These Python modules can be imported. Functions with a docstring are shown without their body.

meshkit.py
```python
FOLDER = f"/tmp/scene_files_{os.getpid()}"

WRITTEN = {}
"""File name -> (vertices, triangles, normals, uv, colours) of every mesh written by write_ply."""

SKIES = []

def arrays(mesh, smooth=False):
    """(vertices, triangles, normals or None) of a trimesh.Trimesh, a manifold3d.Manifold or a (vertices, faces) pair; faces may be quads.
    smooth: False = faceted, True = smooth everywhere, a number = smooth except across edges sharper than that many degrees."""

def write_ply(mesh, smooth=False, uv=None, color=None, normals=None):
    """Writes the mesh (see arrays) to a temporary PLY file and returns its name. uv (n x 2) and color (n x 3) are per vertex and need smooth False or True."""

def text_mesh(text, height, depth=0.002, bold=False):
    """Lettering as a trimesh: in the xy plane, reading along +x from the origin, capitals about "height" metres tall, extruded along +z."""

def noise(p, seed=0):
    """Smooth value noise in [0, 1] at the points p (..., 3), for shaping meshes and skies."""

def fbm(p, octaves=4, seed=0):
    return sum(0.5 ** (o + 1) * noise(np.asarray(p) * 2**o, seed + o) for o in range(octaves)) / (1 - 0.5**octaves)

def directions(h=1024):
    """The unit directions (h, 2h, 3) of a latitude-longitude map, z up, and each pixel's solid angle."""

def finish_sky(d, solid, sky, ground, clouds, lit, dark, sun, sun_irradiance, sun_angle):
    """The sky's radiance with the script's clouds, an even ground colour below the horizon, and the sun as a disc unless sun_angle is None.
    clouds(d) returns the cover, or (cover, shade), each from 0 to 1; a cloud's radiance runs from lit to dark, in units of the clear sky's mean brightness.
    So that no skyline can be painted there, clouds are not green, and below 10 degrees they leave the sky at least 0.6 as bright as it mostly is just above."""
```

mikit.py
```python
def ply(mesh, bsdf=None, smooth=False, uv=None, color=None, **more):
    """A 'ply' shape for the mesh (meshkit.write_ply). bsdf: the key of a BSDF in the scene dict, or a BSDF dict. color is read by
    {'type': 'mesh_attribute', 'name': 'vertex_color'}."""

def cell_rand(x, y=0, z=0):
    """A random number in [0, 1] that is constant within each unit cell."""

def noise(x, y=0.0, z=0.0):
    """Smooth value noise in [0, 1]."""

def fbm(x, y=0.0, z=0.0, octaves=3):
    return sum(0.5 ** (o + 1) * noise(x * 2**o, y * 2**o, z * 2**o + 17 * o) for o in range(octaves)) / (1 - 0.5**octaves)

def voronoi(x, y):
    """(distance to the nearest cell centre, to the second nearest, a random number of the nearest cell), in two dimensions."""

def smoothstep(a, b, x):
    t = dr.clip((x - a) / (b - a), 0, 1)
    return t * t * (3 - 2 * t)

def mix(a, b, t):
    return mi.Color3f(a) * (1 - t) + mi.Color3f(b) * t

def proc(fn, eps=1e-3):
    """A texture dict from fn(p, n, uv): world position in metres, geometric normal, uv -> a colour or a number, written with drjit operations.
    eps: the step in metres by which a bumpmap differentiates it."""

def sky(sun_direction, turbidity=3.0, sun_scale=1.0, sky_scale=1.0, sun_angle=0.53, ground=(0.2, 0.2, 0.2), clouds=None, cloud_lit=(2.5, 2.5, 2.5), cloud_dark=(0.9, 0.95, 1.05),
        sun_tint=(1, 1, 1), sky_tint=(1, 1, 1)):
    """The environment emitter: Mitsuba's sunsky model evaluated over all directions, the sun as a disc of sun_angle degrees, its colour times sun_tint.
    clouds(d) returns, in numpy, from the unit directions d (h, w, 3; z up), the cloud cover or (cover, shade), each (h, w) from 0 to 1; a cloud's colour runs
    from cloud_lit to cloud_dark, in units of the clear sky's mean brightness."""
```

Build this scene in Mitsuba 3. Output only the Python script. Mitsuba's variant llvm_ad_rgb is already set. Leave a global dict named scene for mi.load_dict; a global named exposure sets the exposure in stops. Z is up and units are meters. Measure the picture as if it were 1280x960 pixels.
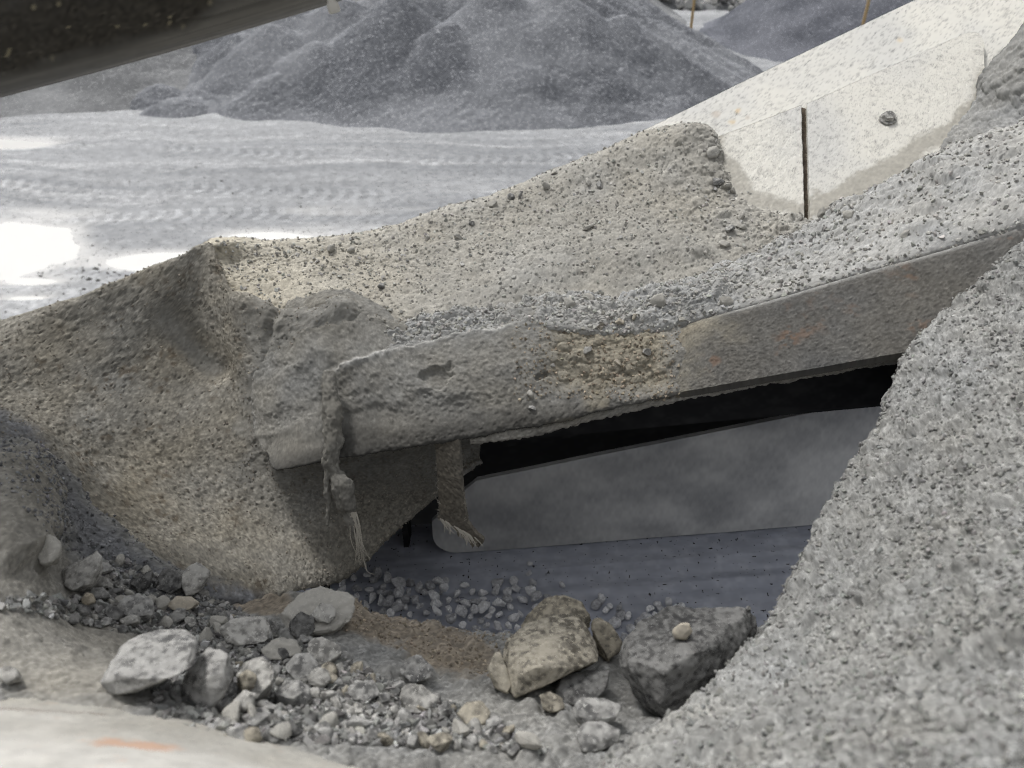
import math, random
import numpy as np, trimesh, mitsuba as mi, mikit, meshkit
import drjit as dr
import manifold3d as m3
from scipy.interpolate import PchipInterpolator
from scipy.spatial import cKDTree
from mikit import proc, noise, fbm, smoothstep, mix

random.seed(7)
T = mi.ScalarTransform4f
scene, labels = {}, {}

# ------------------------------------------------------------------ camera, sky, exposure
EYE = np.array([0.0, 0.0, 4.0])
PITCH = math.radians(33.0)
FWD = np.array([0.0, math.cos(PITCH), -math.sin(PITCH)])
UP = np.array([0.0, math.sin(PITCH), math.cos(PITCH)])
RIGHT = np.array([1.0, 0.0, 0.0])
FPX = 967.0                                   # focal length in pixels of the 1280 x 960 photograph
scene['camera'] = dict(type='thinlens', fov=2 * math.degrees(math.atan(640 / FPX)), fov_axis='x',
                       aperture_radius=0.0025, focus_distance=1.5, near_clip=0.02, far_clip=2000.0,
                       to_world=T().look_at(origin=EYE.tolist(), target=(EYE + FWD).tolist(), up=[0, 0, 1]))
SUN = np.array([-0.36, 0.38, 0.86]); SUN /= np.linalg.norm(SUN)
def overcast(d):
    """A closed overcast, brighter overhead and round the veiled sun."""
    glow = 0.55 * np.clip(d @ SUN, 0, 1) ** 3 + 0.45 * np.clip(d[..., 2], 0, 1)
    return 1.0, np.clip(1.05 - glow + 0.35 * (meshkit.fbm(d * 3.0, 3) - .5), 0, 1)
scene['sky'] = mikit.sky(SUN, turbidity=4, sun_scale=0.3, sun_angle=10, sun_tint=(0.86, 1.0, 1.25), clouds=overcast, cloud_lit=(1.55, 1.56, 1.59), cloud_dark=(0.36, 0.37, 0.39), ground=(0.3, 0.3, 0.3))
exposure = 2.9

# ------------------------------------------------------------------ helpers
def at(px, py, d):
    """The point that lies d metres in front of the camera's plane, under a pixel of the photograph."""
    return EYE + d * (FWD + (px - 640) / FPX * RIGHT + (480 - py) / FPX * UP)

def ray(px, py):
    return FWD + (px - 640) / FPX * RIGHT + (480 - py) / FPX * UP

def on_z(px, py, z):
    r = ray(px, py)
    return EYE + r * ((z - EYE[2]) / r[2])

def pix(P):
    q = np.asarray(P) - EYE
    z = q @ FWD
    return np.stack([640 + FPX * (q @ RIGHT) / z, 480 - FPX * (q @ UP) / z], -1)

def numbered(name):
    if name not in scene and name not in labels:
        return name
    k = 1
    while f'{name}_{k:03d}' in scene or f'{name}_{k:03d}' in labels:
        k += 1
    return f'{name}_{k:03d}'

def tag(key, label=None, category=None, group=None, kind=None):
    labels[key] = {k: v for k, v in dict(label=label, category=category, group=group, kind=kind).items() if v}
    return key

def put(name, mesh, mat, parent=None, smooth=False, color=None):
    key = numbered(name if parent is None else f'{parent}__{name}')
    scene[key] = mikit.ply(mesh, mat, smooth=smooth, color=color)
    return key

def thing(name, label, category, group=None):
    key = numbered(name)
    return tag(key, label, category, group)

def resample(line, n):
    a = np.array([at(*p) if len(p) == 3 else p for p in [tuple(q) for q in line]]) if not isinstance(line, np.ndarray) else line
    s = np.concatenate([[0], np.cumsum(np.linalg.norm(np.diff(a, axis=0), axis=1))])
    return PchipInterpolator(s / s[-1], a)(np.linspace(0, 1, n))

def patch(rows, nu, nv, steps=None, hidden=()):
    """Rows of points (px, py, depth), or arrays of world points, joined into an nv x nu grid."""
    R = np.stack([resample(r, nu) for r in rows])
    if steps is None:
        gaps = np.linalg.norm(np.diff(R, axis=0), axis=2).mean(1)
        for k, w in enumerate(hidden):                     # fewer mesh rows where the sheet drops out of sight
            gaps[k] *= w
        s = np.concatenate([[0], np.cumsum(gaps)])
    else:
        s = np.array(steps, float)
    return PchipInterpolator(s / s[-1], R, axis=0)(np.linspace(0, 1, nv))

def normals(G, toward=EYE):
    n = np.cross(np.gradient(G, axis=1), np.gradient(G, axis=0))
    n /= np.linalg.norm(n, axis=-1, keepdims=True) + 1e-12
    look = toward - G
    if ((look * n).sum(-1) / np.linalg.norm(look, axis=-1)).mean() < 0:
        n = -n
    return n

def smooth_grid(G, it=8):
    for _ in range(it):
        P = np.pad(G, ((1, 1), (1, 1), (0, 0)), mode='edge')
        A = (P[:-2, 1:-1] + P[2:, 1:-1] + P[1:-1, :-2] + P[1:-1, 2:]) / 4
        G2 = G.copy()
        G2[1:-1, 1:-1] = A[1:-1, 1:-1]
        G = G2
    return G

def grid_mesh(G, back=None):
    """Triangles of the grid; back: a vector by which a second, coarser skin lies behind it, joined at the rim."""
    nv, nu = G.shape[:2]
    i, j = np.meshgrid(np.arange(nv - 1), np.arange(nu - 1), indexing='ij')
    a = i * nu + j
    f = np.stack([a, a + 1, a + nu + 1, a + nu], -1).reshape(-1, 4)
    n = normals(G)
    c = np.cross(np.gradient(G, axis=1), np.gradient(G, axis=0))
    if (c * n).sum() < 0:
        f = f[:, ::-1]
    f = np.vstack([f[:, [0, 1, 2]], f[:, [0, 2, 3]]])
    V = G.reshape(-1, 3)
    if back is not None:
        rim = np.concatenate([np.arange(nu), np.arange(1, nv) * nu + nu - 1, (nv - 1) * nu + np.arange(nu - 2, -1, -1), np.arange(nv - 2, 0, -1) * nu])
        m, at0 = len(rim), len(V)
        B = V[rim] + np.asarray(back)
        C = B.mean(0, keepdims=True)
        V = np.vstack([V, B])
        k = np.arange(m); k2 = (k + 1) % m
        side = np.vstack([np.stack([rim[k], rim[k2], at0 + k2], 1), np.stack([rim[k], at0 + k2, at0 + k], 1)])
        f = np.vstack([f, side])
    return V, f

def lumps(P, count, rmin, rmax, seed, flat=0.7):
    """Heights of round clods of several sizes that sit on the points P."""
    rng = np.random.default_rng(seed)
    Q = P.reshape(-1, 3)
    c = Q[rng.integers(0, len(Q), count)]
    r = rmin + (rmax - rmin) * rng.random(count) ** 2.5
    wob = (meshkit.fbm(Q / (rmin + rmax) * 2.2, 2, seed)[:, None] - .5) * 0.55
    d, k = cKDTree(c).query(Q, k=4)
    h = np.sqrt(np.maximum(0, r[k] ** 2 - (d * (1 + wob)) ** 2)).max(1)
    return (h * flat).reshape(P.shape[:-1])

def pits(P, count, rmin, rmax, seed):
    rng = np.random.default_rng(seed)
    Q = P.reshape(-1, 3)
    c = Q[rng.integers(0, len(Q), count)]
    r = rmin + (rmax - rmin) * rng.random(count) ** 2
    d, k = cKDTree(c).query(Q, k=3)
    h = np.maximum(0, 1 - (d / r[k]) ** 2).max(1)
    return h.reshape(P.shape[:-1])

def fb(P, size, octaves=4, seed=0):
    return meshkit.fbm(np.asarray(P) / size, octaves, seed) - 0.5

def lerp(a, b, t):
    t = np.clip(t, 0, 1)[..., None]
    return np.asarray(a) * (1 - t) + np.asarray(b) * t

def step(a, b, x):
    t = np.clip((x - a) / (b - a), 0, 1)
    return t * t * (3 - 2 * t)

def near_line(P, line, width):
    """1 on a polyline of world points, 0 beyond width."""
    L = resample(line, 200)
    d, _ = cKDTree(L).query(P.reshape(-1, 3))
    return np.clip(1 - d / width, 0, 1).reshape(P.shape[:-1])

DUST = np.array([0.300, 0.290, 0.262])
DUSTG = np.array([0.300, 0.300, 0.290])
SAND = np.array([0.165, 0.156, 0.135])

def dusty(P, base, seed, grain=0.22, patchy=0.16, tint=0.03):
    """Per-vertex base colour of caked stone dust: broad stains, finer mottling, single light and dark grains."""
    rng = np.random.default_rng(seed)
    v = 1 + patchy * 2 * fb(P, 0.16, 3, seed) + patchy * 2 * fb(P, 0.025, 3, seed + 5)
    g = 2.2 * (1.2 * meshkit.noise(np.asarray(P) / 0.0026, seed + 3) + 0.7 * meshkit.noise(np.asarray(P) / 0.0055, seed + 4) - 0.95) * 1.3
    v = v * np.exp(grain * 0.6 * g)
    c = np.asarray(base) * v[..., None]
    w = fb(P, 0.09, 3, seed + 9) * 2
    return np.clip(c * (1 + tint * w[..., None] * np.array([1.0, 0.2, -1.3])), 0.01, 0.92)

SHEETS = {}

def sheet(name, G, color, mat='dust', back=None, parent=None, **t):
    V, f = grid_mesh(G, back)
    C = color.reshape(-1, 3)
    if len(V) > len(C):
        C = np.vstack([C, np.tile(C.mean(0), (len(V) - len(C), 1))])
    key = put(name, (V, f), mat, parent, smooth=True, color=C)
    SHEETS[key] = (G.reshape(-1, 3), normals(G).reshape(-1, 3), pix(G.reshape(-1, 3)))
    if t:
        tag(key, **t)
    return key

def spot(key, px, py):
    """Where a sheet lies under a pixel: (point, normal)."""
    P, N, X = SHEETS[key]
    k = np.argsort(((X - [px, py]) ** 2).sum(1))[:6]
    k = k[np.argmin(((P[k] - EYE) ** 2).sum(1))]
    return P[k], N[k]

# ------------------------------------------------------------------ materials
def simple(name, color, rough=0.9, spec=0.2, **more):
    color = {'type': 'rgb', 'value': color} if isinstance(color, (list, tuple)) else color
    scene[name] = {'type': 'twosided', 'bsdf': {'type': 'principled', 'base_color': color, 'roughness': rough, 'specular': spec, **more}}

VC = {'type': 'mesh_attribute', 'name': 'vertex_color'}
simple('dust', VC, 0.97, 0.12)
simple('paint', VC, 0.55, 0.4)

def belt_col(p, n, uv):
    g = fbm(p.x * 22, p.y * 60, p.z * 22, 3)
    streak = noise(p.x * 4, (p.y - 0.055 * p.x) * 90, 3.0)
    dustf = smoothstep(0.35, 0.85, fbm(p.x * 60, p.y * 60, 5.0, 4))
    c = mix(mi.Color3f(0.30, 0.318, 0.37), mi.Color3f(0.48, 0.495, 0.54), dustf * 0.35 + 0.30 * (streak - .3))
    pit = smoothstep(0.90, 0.95, noise(p.x * 190, p.y * 190, 1.0))
    return mix(c * (0.75 + 0.5 * g), mi.Color3f(0.02, 0.02, 0.022), pit)
simple('belt_rubber', proc(belt_col), 0.62, 0.35)

def skirt_col(p, n, uv):
    d = smoothstep(0.2, 0.8, fbm(p.x * 9, p.y * 9, p.z * 12, 4))
    f = fbm(p.x * 130, p.y * 80, p.z * 60, 3)
    return mix(mi.Color3f(0.29, 0.294, 0.30), mi.Color3f(0.52, 0.52, 0.512), d * 0.95 + (f - .5) * 0.6)
simple('skirt_rubber', proc(skirt_col), 0.75, 0.25)

def shade_black_col(p, n, uv):
    f = fbm(p.x * 40, p.y * 40, p.z * 40, 4)
    return mix(mi.Color3f(0.010, 0.010, 0.011), mi.Color3f(0.028, 0.028, 0.028), smoothstep(0.35, 0.9, f))
simple('shade_black_steel', proc(shade_black_col), 0.7, 0.3)  # steel coloured near black to stand in for the unlit gap

def rock_mat(name, lo, hi, scale=1.0, dust_amt=0.35, dust=(0.36, 0.35, 0.33)):
    def fn(p, n, uv):
        a = fbm(p.x * 160 * scale, p.y * 160 * scale, p.z * 160 * scale, 3)
        b = fbm(p.x * 26 * scale, p.y * 26 * scale, p.z * 26 * scale + 9, 3)
        c = mix(mi.Color3f(*lo), mi.Color3f(*hi), smoothstep(0.32, 0.68, 0.7 * a + 0.3 * b))
        fl = smoothstep(0.74, 0.8, noise(p.x * 420 * scale, p.y * 420 * scale, p.z * 420 * scale))
        c = mix(c, mi.Color3f(*hi) * 1.35, fl * 0.6)
        d = smoothstep(0.35, 0.7, b * 0.6 + a * 0.4 + 0.12) * dust_amt
        return mix(c, mi.Color3f(*dust), d)
    simple(name, proc(fn), 0.85, 0.25)
rock_mat('rock_grey', (0.075, 0.075, 0.075), (0.33, 0.327, 0.315), dust_amt=.2, dust=(.28, .276, .26))
rock_mat('rock_pale', (0.12, 0.118, 0.112), (0.40, 0.393, 0.37), dust_amt=0.22, dust=(.33, .322, .30))
rock_mat('rock_dark', (0.040, 0.040, 0.040), (0.165, 0.164, 0.16), dust_amt=0.15, dust=(0.20, 0.197, 0.185))
rock_mat('rock_tan', (0.085, 0.077, 0.062), (0.37, 0.338, 0.272), dust_amt=0.25, dust=(0.30, 0.285, 0.25))
rock_mat('rock_brown', (0.09, 0.082, 0.066), (0.30, 0.27, 0.212), dust_amt=0.2, dust=(0.27, 0.25, 0.21))
rock_mat('rock_ochre', (0.22, 0.19, 0.14), (0.40, 0.35, 0.26), dust_amt=0.4)
rock_mat('stone_belt', (0.36, 0.363, 0.375), (0.66, 0.663, 0.675), 1.4, 0.3, (0.46, 0.46, 0.465))
rock_mat('stone_belt_light', (0.50, 0.503, 0.51), (0.78, 0.782, 0.79), 1.4, 0.3, (0.60, 0.60, 0.605))
rock_mat('stone_belt_dark', (0.22, 0.223, 0.235), (0.46, 0.463, 0.475), 1.4, 0.2, (0.30, 0.30, 0.31))
rock_mat('stone_dust', (0.26, 0.255, 0.235), (0.36, 0.35, 0.325), 1.2, 0.6, tuple(map(float, DUST * 1.08)))

# ------------------------------------------------------------------ rocks
def angular(seed, sub=3, cuts=9, squash=(1, .8, .65), rough=0.05, keep=0.62):
    """A broken stone: the hull of a few points of an ellipsoid, its faces made uneven. sub 0-1: the bare facets."""
    rng = np.random.default_rng(seed)
    p = rng.normal(size=(7 + cuts, 3))
    p /= np.linalg.norm(p, axis=1, keepdims=True)
    p = p * np.asarray(squash) * (0.86 + 0.2 * rng.random((len(p), 1)))
    h = m3.Manifold.hull_points(p)
    if sub > 1:
        h = h.refine_to_length({2: 0.42, 3: 0.2, 4: 0.12}[sub])
    m = h.to_mesh()
    v = np.array(m.vert_properties[:, :3], float)
    if sub > 1:
        t = trimesh.Trimesh(v, m.tri_verts, process=False)
        trimesh.smoothing.filter_taubin(t, iterations=2)
        v = np.array(t.vertices)
        nn = v / (np.linalg.norm(v, axis=1, keepdims=True) + 1e-9)
        v = v + nn * (rough * 1.6 * (meshkit.fbm(v * 3.0 + seed * 3.1, 4, seed) - .5))[:, None]
    return v, np.array(m.tri_verts)

def frame(n, spin):
    n = n / np.linalg.norm(n)
    a = np.cross(n, [0.3, 0.2, 0.9]); a /= np.linalg.norm(a)
    b = np.cross(n, a)
    c, s = math.cos(spin), math.sin(spin)
    return np.stack([a * c + b * s, b * c - a * s, n], 1)

def stone_on(pos, n, size, seed, sink=0.25, squash=None, sub=2, cuts=8, rough=0.05):
    rng = np.random.default_rng(seed + 77)
    sq = squash or (1, 0.6 + 0.35 * rng.random(), 0.42 + 0.3 * rng.random())
    v, f = angular(seed, sub, cuts, sq, rough)
    R = frame(n + 0.35 * rng.normal(size=3), rng.random() * 6.28)
    return v @ R.T * size + pos + np.asarray(n) * size * (sq[2] * 0.75 - sink), f

def join(parts):
    V, F, k = [], [], 0
    for v, f in parts:
        V.append(v); F.append(f + k); k += len(v)
    return np.vstack(V), np.vstack(F)

def hull_rock(pts, r=0.005, fine=0.006, rough=0.004, seed=0, size=0.03):
    """A rock hulled from its own corner points, edges worn round, then broken up by relief at several sizes."""
    P = [np.asarray(at(*p)) if np.shape(p) == (3,) and abs(p[0]) > 5 else np.asarray(p) for p in pts]
    balls = []
    for p in P:
        s = m3.Manifold.sphere(r, 8).translate([float(x) for x in p])
        balls.append(s)
    h = m3.Manifold.batch_hull(balls).refine_to_length(fine)
    m = h.to_mesh()
    tm = trimesh.Trimesh(m.vert_properties[:, :3], m.tri_verts, process=True)
    trimesh.smoothing.filter_taubin(tm, iterations=2)
    v = np.array(tm.vertices)
    rng = np.random.default_rng(seed)
    c, ext = v.mean(0), np.ptp(v, axis=0).max()
    for _ in range(12):                                         # fresh breaks: shallow flats cut off corners and edges
        k = rng.normal(size=3); k /= np.linalg.norm(k)
        s_ = (v - c) @ k
        d_ = s_.max() - ext * (0.02 + 0.06 * rng.random()) + rough * 0.8 * fb(v, size * .7, 3, seed + 20)
        v = v - np.maximum(0, s_ - d_)[:, None] * k
    n = np.array(trimesh.Trimesh(v, tm.faces, process=False).vertex_normals)
    st = np.floor(fb(v, size * 1.3, 2, seed) * 7) / 7            # stepped cleavage
    b = fb(v, size * 0.30, 4, seed + 3)
    v = v + n * (rough * (0.7 * st + 0.55 * b) + 0.0024 * fb(v, .005, 3, seed + 5))[:, None]
    return v, np.array(tm.faces)

def solid_box(lo, hi, bevel=0.0):
    m = m3.Manifold.cube([h - l for l, h in zip(lo, hi)]).translate(list(map(float, lo)))
    return m

def extrude_px(outline, plane, thick, bevel=0.0015):
    """A flat plate: an outline in pixels cast onto a plane (p0, n), given thickness away from the camera."""
    p0, n = plane
    n = n / np.linalg.norm(n)
    if n @ (EYE - p0) < 0: n = -n
    R = frame(n, 0.0)
    pts = []
    for px, py in outline:
        r = ray(px, py)
        P = EYE + r * (((p0 - EYE) @ n) / (r @ n))
        q = (P - p0) @ R
        pts.append(q[:2])
    cs = m3.CrossSection([np.array(pts)], m3.FillRule.NonZero)
    return cs, R, p0, n

def bar3(P0, P1, w, h, up=(0, 0, 1)):
    P0, P1 = np.asarray(P0, float), np.asarray(P1, float)
    t = P1 - P0; L = np.linalg.norm(t); t /= L
    s_ = np.cross(t, up); s_ /= np.linalg.norm(s_); u_ = np.cross(s_, t)
    m = m3.Manifold.cube([L, w, h]).translate([0, -w / 2, -h / 2])
    mm = m.to_mesh(); v = np.array(mm.vert_properties[:, :3], float)
    return v @ np.stack([t, s_, u_]) + P0, np.array(mm.tri_verts)

def plate(outline, plane, thick, mat, name, parent=None, bevel=0.0, lift=0.0, color=None, refine=None, rough=0.0, seed=0):
    cs, R, p0, n = extrude_px(outline, plane, thick)
    m = m3.Manifold.extrude(cs, thick).translate([0, 0, -thick + lift])
    if refine:
        m = m.refine_to_length(refine)
    mm = m.to_mesh()
    v = np.array(mm.vert_properties[:, :3], float) @ R.T + p0
    f = np.array(mm.tri_verts)
    col = None
    if color is not None:
        if rough:
            v = v + n * (rough * color[1](v))[:, None]
        col = color[0](v)
        return put(name, (v, f), mat, parent, smooth=False, color=col)
    return put(name, (v, f), mat, parent)

def plane3(a, b, c):
    n = np.cross(b - a, c - a)
    return a, n / np.linalg.norm(n)

# ------------------------------------------------------------------ the yard: ground, water, gravel piles
def yard_height(x, y):
    P = np.stack([x, y, 0 * x], -1)
    h = 0.09 * fb(P, 5.0, 3, 1) + 0.13 * fb(P * [0.42, 1.2, 1], 1.1, 5, 2)
    for px, py, rx, ry, dep in PUDDLES:
        c = on_z(px, py, 0)
        e = ((x - c[0]) / rx) ** 2 + ((y - c[1]) / ry) ** 2
        h = h - dep * np.exp(-e * 0.9)
    return h
PUDDLES = [(5, 296, 1.25, 1.0, 0.15), (0, 173, 1.7, 0.6, 0.12), (200, 318, 0.6, 0.35, 0.085), (45, 345, 0.3, 0.1, 0.05), (30, 365, .3, .07, .05),
           (330, 289, .8, 0.2, 0.05)]
WATER = -0.082

def axis(stops, counts):
    return np.concatenate([np.linspace(a, b, n, endpoint=False) for a, b, n in zip(stops[:-1], stops[1:], counts)] + [[stops[-1]]])
gx = axis([-900, -60, -14, -9, 8, 16, 60, 900], [6, 16, 24, 230, 36, 16, 6])
gy = axis([-300, -20, 4.5, 16, 40, 120, 1500], [5, 14, 230, 60, 20, 8])
X, Y = np.meshgrid(gx, gy)
G = np.stack([X, Y, yard_height(X, Y)], -1)
def ground_col(p, n, uv):
    wav = 0.9 * (fbm(p.x * 0.35, p.y * 0.35, 0.0, 3) - .5)
    s1 = fbm(p.x * 0.35 + 3, (p.y + wav * 1.2 - 0.02 * p.x) * 6.0, 1.0, 4)
    s2 = fbm(p.x * 0.16, (p.y + wav * 1.2) * 1.1, 7.0, 3)
    tread = noise(p.x * 9, (p.y - 0.1 * p.x) * 11, 2.0)
    g = fbm(p.x * 16, p.y * 22, 4.0, 4)
    c = mix(mi.Color3f(0.205, 0.212, 0.222), mi.Color3f(0.31, 0.317, 0.325), smoothstep(0.22, 0.78, 0.4 * s1 + 0.6 * s2))
    c = mix(c, mi.Color3f(0.62, 0.62, 0.62), smoothstep(0.50, 0.90, s1 * .6 + .4 * g) * 0.34)
    c = c * (0.80 + 0.24 * tread + 0.5 * (g - .4))
    for y0, bow, ph in ((11.6, 0.012, 0.0), (13.4, 0.010, 1.0), (9.3, -0.010, 2.0), (10.9, -0.006, 0.5)):   # tyre tracks with their tread
        t = dr.abs(p.y - (y0 + 0.035 * p.x + bow * p.x * p.x + 0.5 * (noise(p.x * .25, ph, 3.0) - .5)))
        band = smoothstep(0.30, 0.20, t)
        lug = smoothstep(-0.2, 0.3, dr.sin(p.x * 26 + 9 * t + ph))
        c = c * (1 + band * (0.30 * lug - 0.13) * smoothstep(0.25, 0.6, noise(p.x * .7, p.y * .7, ph + 11)))
    low = smoothstep(-0.045, -0.085, p.z)
    c = mix(c, mi.Color3f(0.55, 0.545, 0.53), low * 0.8)  # wet sheen round the puddles, put in as paler base colour
    sp = smoothstep(0.80, 0.88, noise(p.x * 30, p.y * 30, 9.0))
    return mix(c, mi.Color3f(0.09, 0.088, 0.085), sp * 0.5)
scene['yard_mat'] = {'type': 'twosided', 'bsdf': {'type': 'principled', 'base_color': proc(ground_col), 'roughness': 0.75, 'specular': 0.35}}
put('yard_ground', grid_mesh(G), 'yard_mat', smooth=True)
tag('yard_ground', 'pale grey stone-dust quarry yard with wheel streaks, beyond the machine', kind='structure')

# milky rain water in the hollows: one sheet at water level, the ground rises out of it
simple('milky_water', [0.60, 0.595, 0.575], 0.05, 1.0)
wx, wy = np.meshgrid(np.linspace(-14, 2.5, 60), np.linspace(5, 15.5, 50))
put('puddle_water', grid_mesh(np.stack([wx, wy, 0 * wx + WATER], -1)), 'milky_water')
tag('puddle_water', 'milky white rain water standing in hollows of the yard', kind='structure')

def pile_col(lo, hi, fl):
    def fn(p, n, uv):
        a = noise(p.x * 14, p.y * 14, p.z * 14)
        b = noise(p.x * 27, p.y * 27, p.z * 27 + 5)
        e = noise(p.x * 60, p.y * 60, p.z * 60 + 9)
        s = fbm(p.x * 0.6, p.y * 0.6, p.z * 0.9, 4)
        d = smoothstep(0.36, 0.66, s)
        c = mix(mi.Color3f(*lo), mi.Color3f(*hi), 0.12 * a + 0.42 * b + 0.40 * e + 0.40 * d - 0.36)
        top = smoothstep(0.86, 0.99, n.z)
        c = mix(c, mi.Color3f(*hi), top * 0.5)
        return mix(c, mi.Color3f(*fl), smoothstep(0.58, 0.78, a * .1 + b * .45 + e * .45) * 0.34)
    return proc(fn)
simple('pile_blue', pile_col((0.082, 0.087, 0.098), (0.26, 0.268, 0.285), (0.52, 0.53, 0.55)), 0.9, 0.2)
simple('pile_grey', pile_col((0.135, 0.138, 0.142), (0.27, 0.275, 0.28), (0.43, 0.435, 0.44)), 0.9, 0.2)
simple('pile_deep', pile_col((0.065, 0.070, 0.084), (0.18, 0.186, 0.21), (0.42, 0.43, 0.46)), 0.9, 0.2)

def heap(name, cones, lo, hi, n, seed, mat, label, slope=0.70, gully=0.10, ramps=(), grain=0.05):
    """A tipped gravel pile: the union of the cones of single loads, rilled and rough, down into the ground."""
    x, y = np.meshgrid(np.linspace(lo[0], hi[0], n[0]), np.linspace(lo[1], hi[1], n[1]))
    P = np.stack([x, y, 0 * x], -1)
    wx, wy = 0.5 * fb(P, 1.6, 3, seed), 0.5 * fb(P, 1.6, 3, seed + 1)
    z = np.full_like(x, -3.0)
    for cx, cy, h in cones:
        d = np.hypot(x - cx + wx, y - cy + wy)
        c = h - slope * np.sqrt(d * d + 0.05) 
        c = np.where(c < 0.28, 0.28 - (0.28 - c) * 0.72, c)            # a softer foot
        k = 30.0
        z = np.log(np.exp(k * np.clip(z - 0, -20, 20)) + np.exp(k * np.clip(c, -20, 20))) / k
    for (ax, ay, az), (bx, by, bz), w in ramps:                          # a driven ramp: flattened, with wheel ruts
        t = np.clip(((x - ax) * (bx - ax) + (y - ay) * (by - ay)) / ((bx - ax) ** 2 + (by - ay) ** 2), 0, 1)
        d = np.hypot(x - ax - t * (bx - ax), y - ay - t * (by - ay))
        rz = az + t * (bz - az) - 0.55 * np.maximum(0, d - w) + 0.05 * np.sin(d * 9 + 3 * fb(P, 2, 2, seed + 8))
        z = np.maximum(z, rz)
    m = step(-0.1, 0.25, z)
    z = z + m * (gully * fb(P, 0.9, 4, seed + 2) + grain * fb(P, 0.10, 3, seed + 4))
    z = np.maximum(z, -0.25)
    Gp = np.stack([x, y, z], -1)
    put(name, grid_mesh(Gp), mat, smooth=True)
    return Gp

def g(px, py):
    p = on_z(px, py, 0); return p[0], p[1]

main = [(-1.25, 17.55, 1.72), (-0.2, 18.6, 2.35), (-2.6, 18.5, 2.1), (1.0, 18.6, 2.2), (-4.2, 17.7, 1.32), (-4.9, 16.9, 0.80), (-3.0, 17.0, 1.05), (-6.3, 19.0, 1.25), (-5.3, 18.6, 1.55), (-6.9, 16.6, 0.42), (-4.0, 19.6, 2.0),
        (0.35, 17.3, 1.28), (1.7, 17.7, 1.35), (2.4, 18.6, 1.7), (-2.1, 16.3, 0.62), (1.6, 20.6, 2.3), (-2.5, 21.5, 2.4), (-0.4, 21.5, 2.5), (-7.8, 17.6, .5), (-5.2, 20.8, 2.45), (-7.2, 21.2, 2.2), (4.8, 18.5, .75), (5.7, 18.2, .4), (0.6, 16.2, .55), (2.6, 16.9, .6)]
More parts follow.
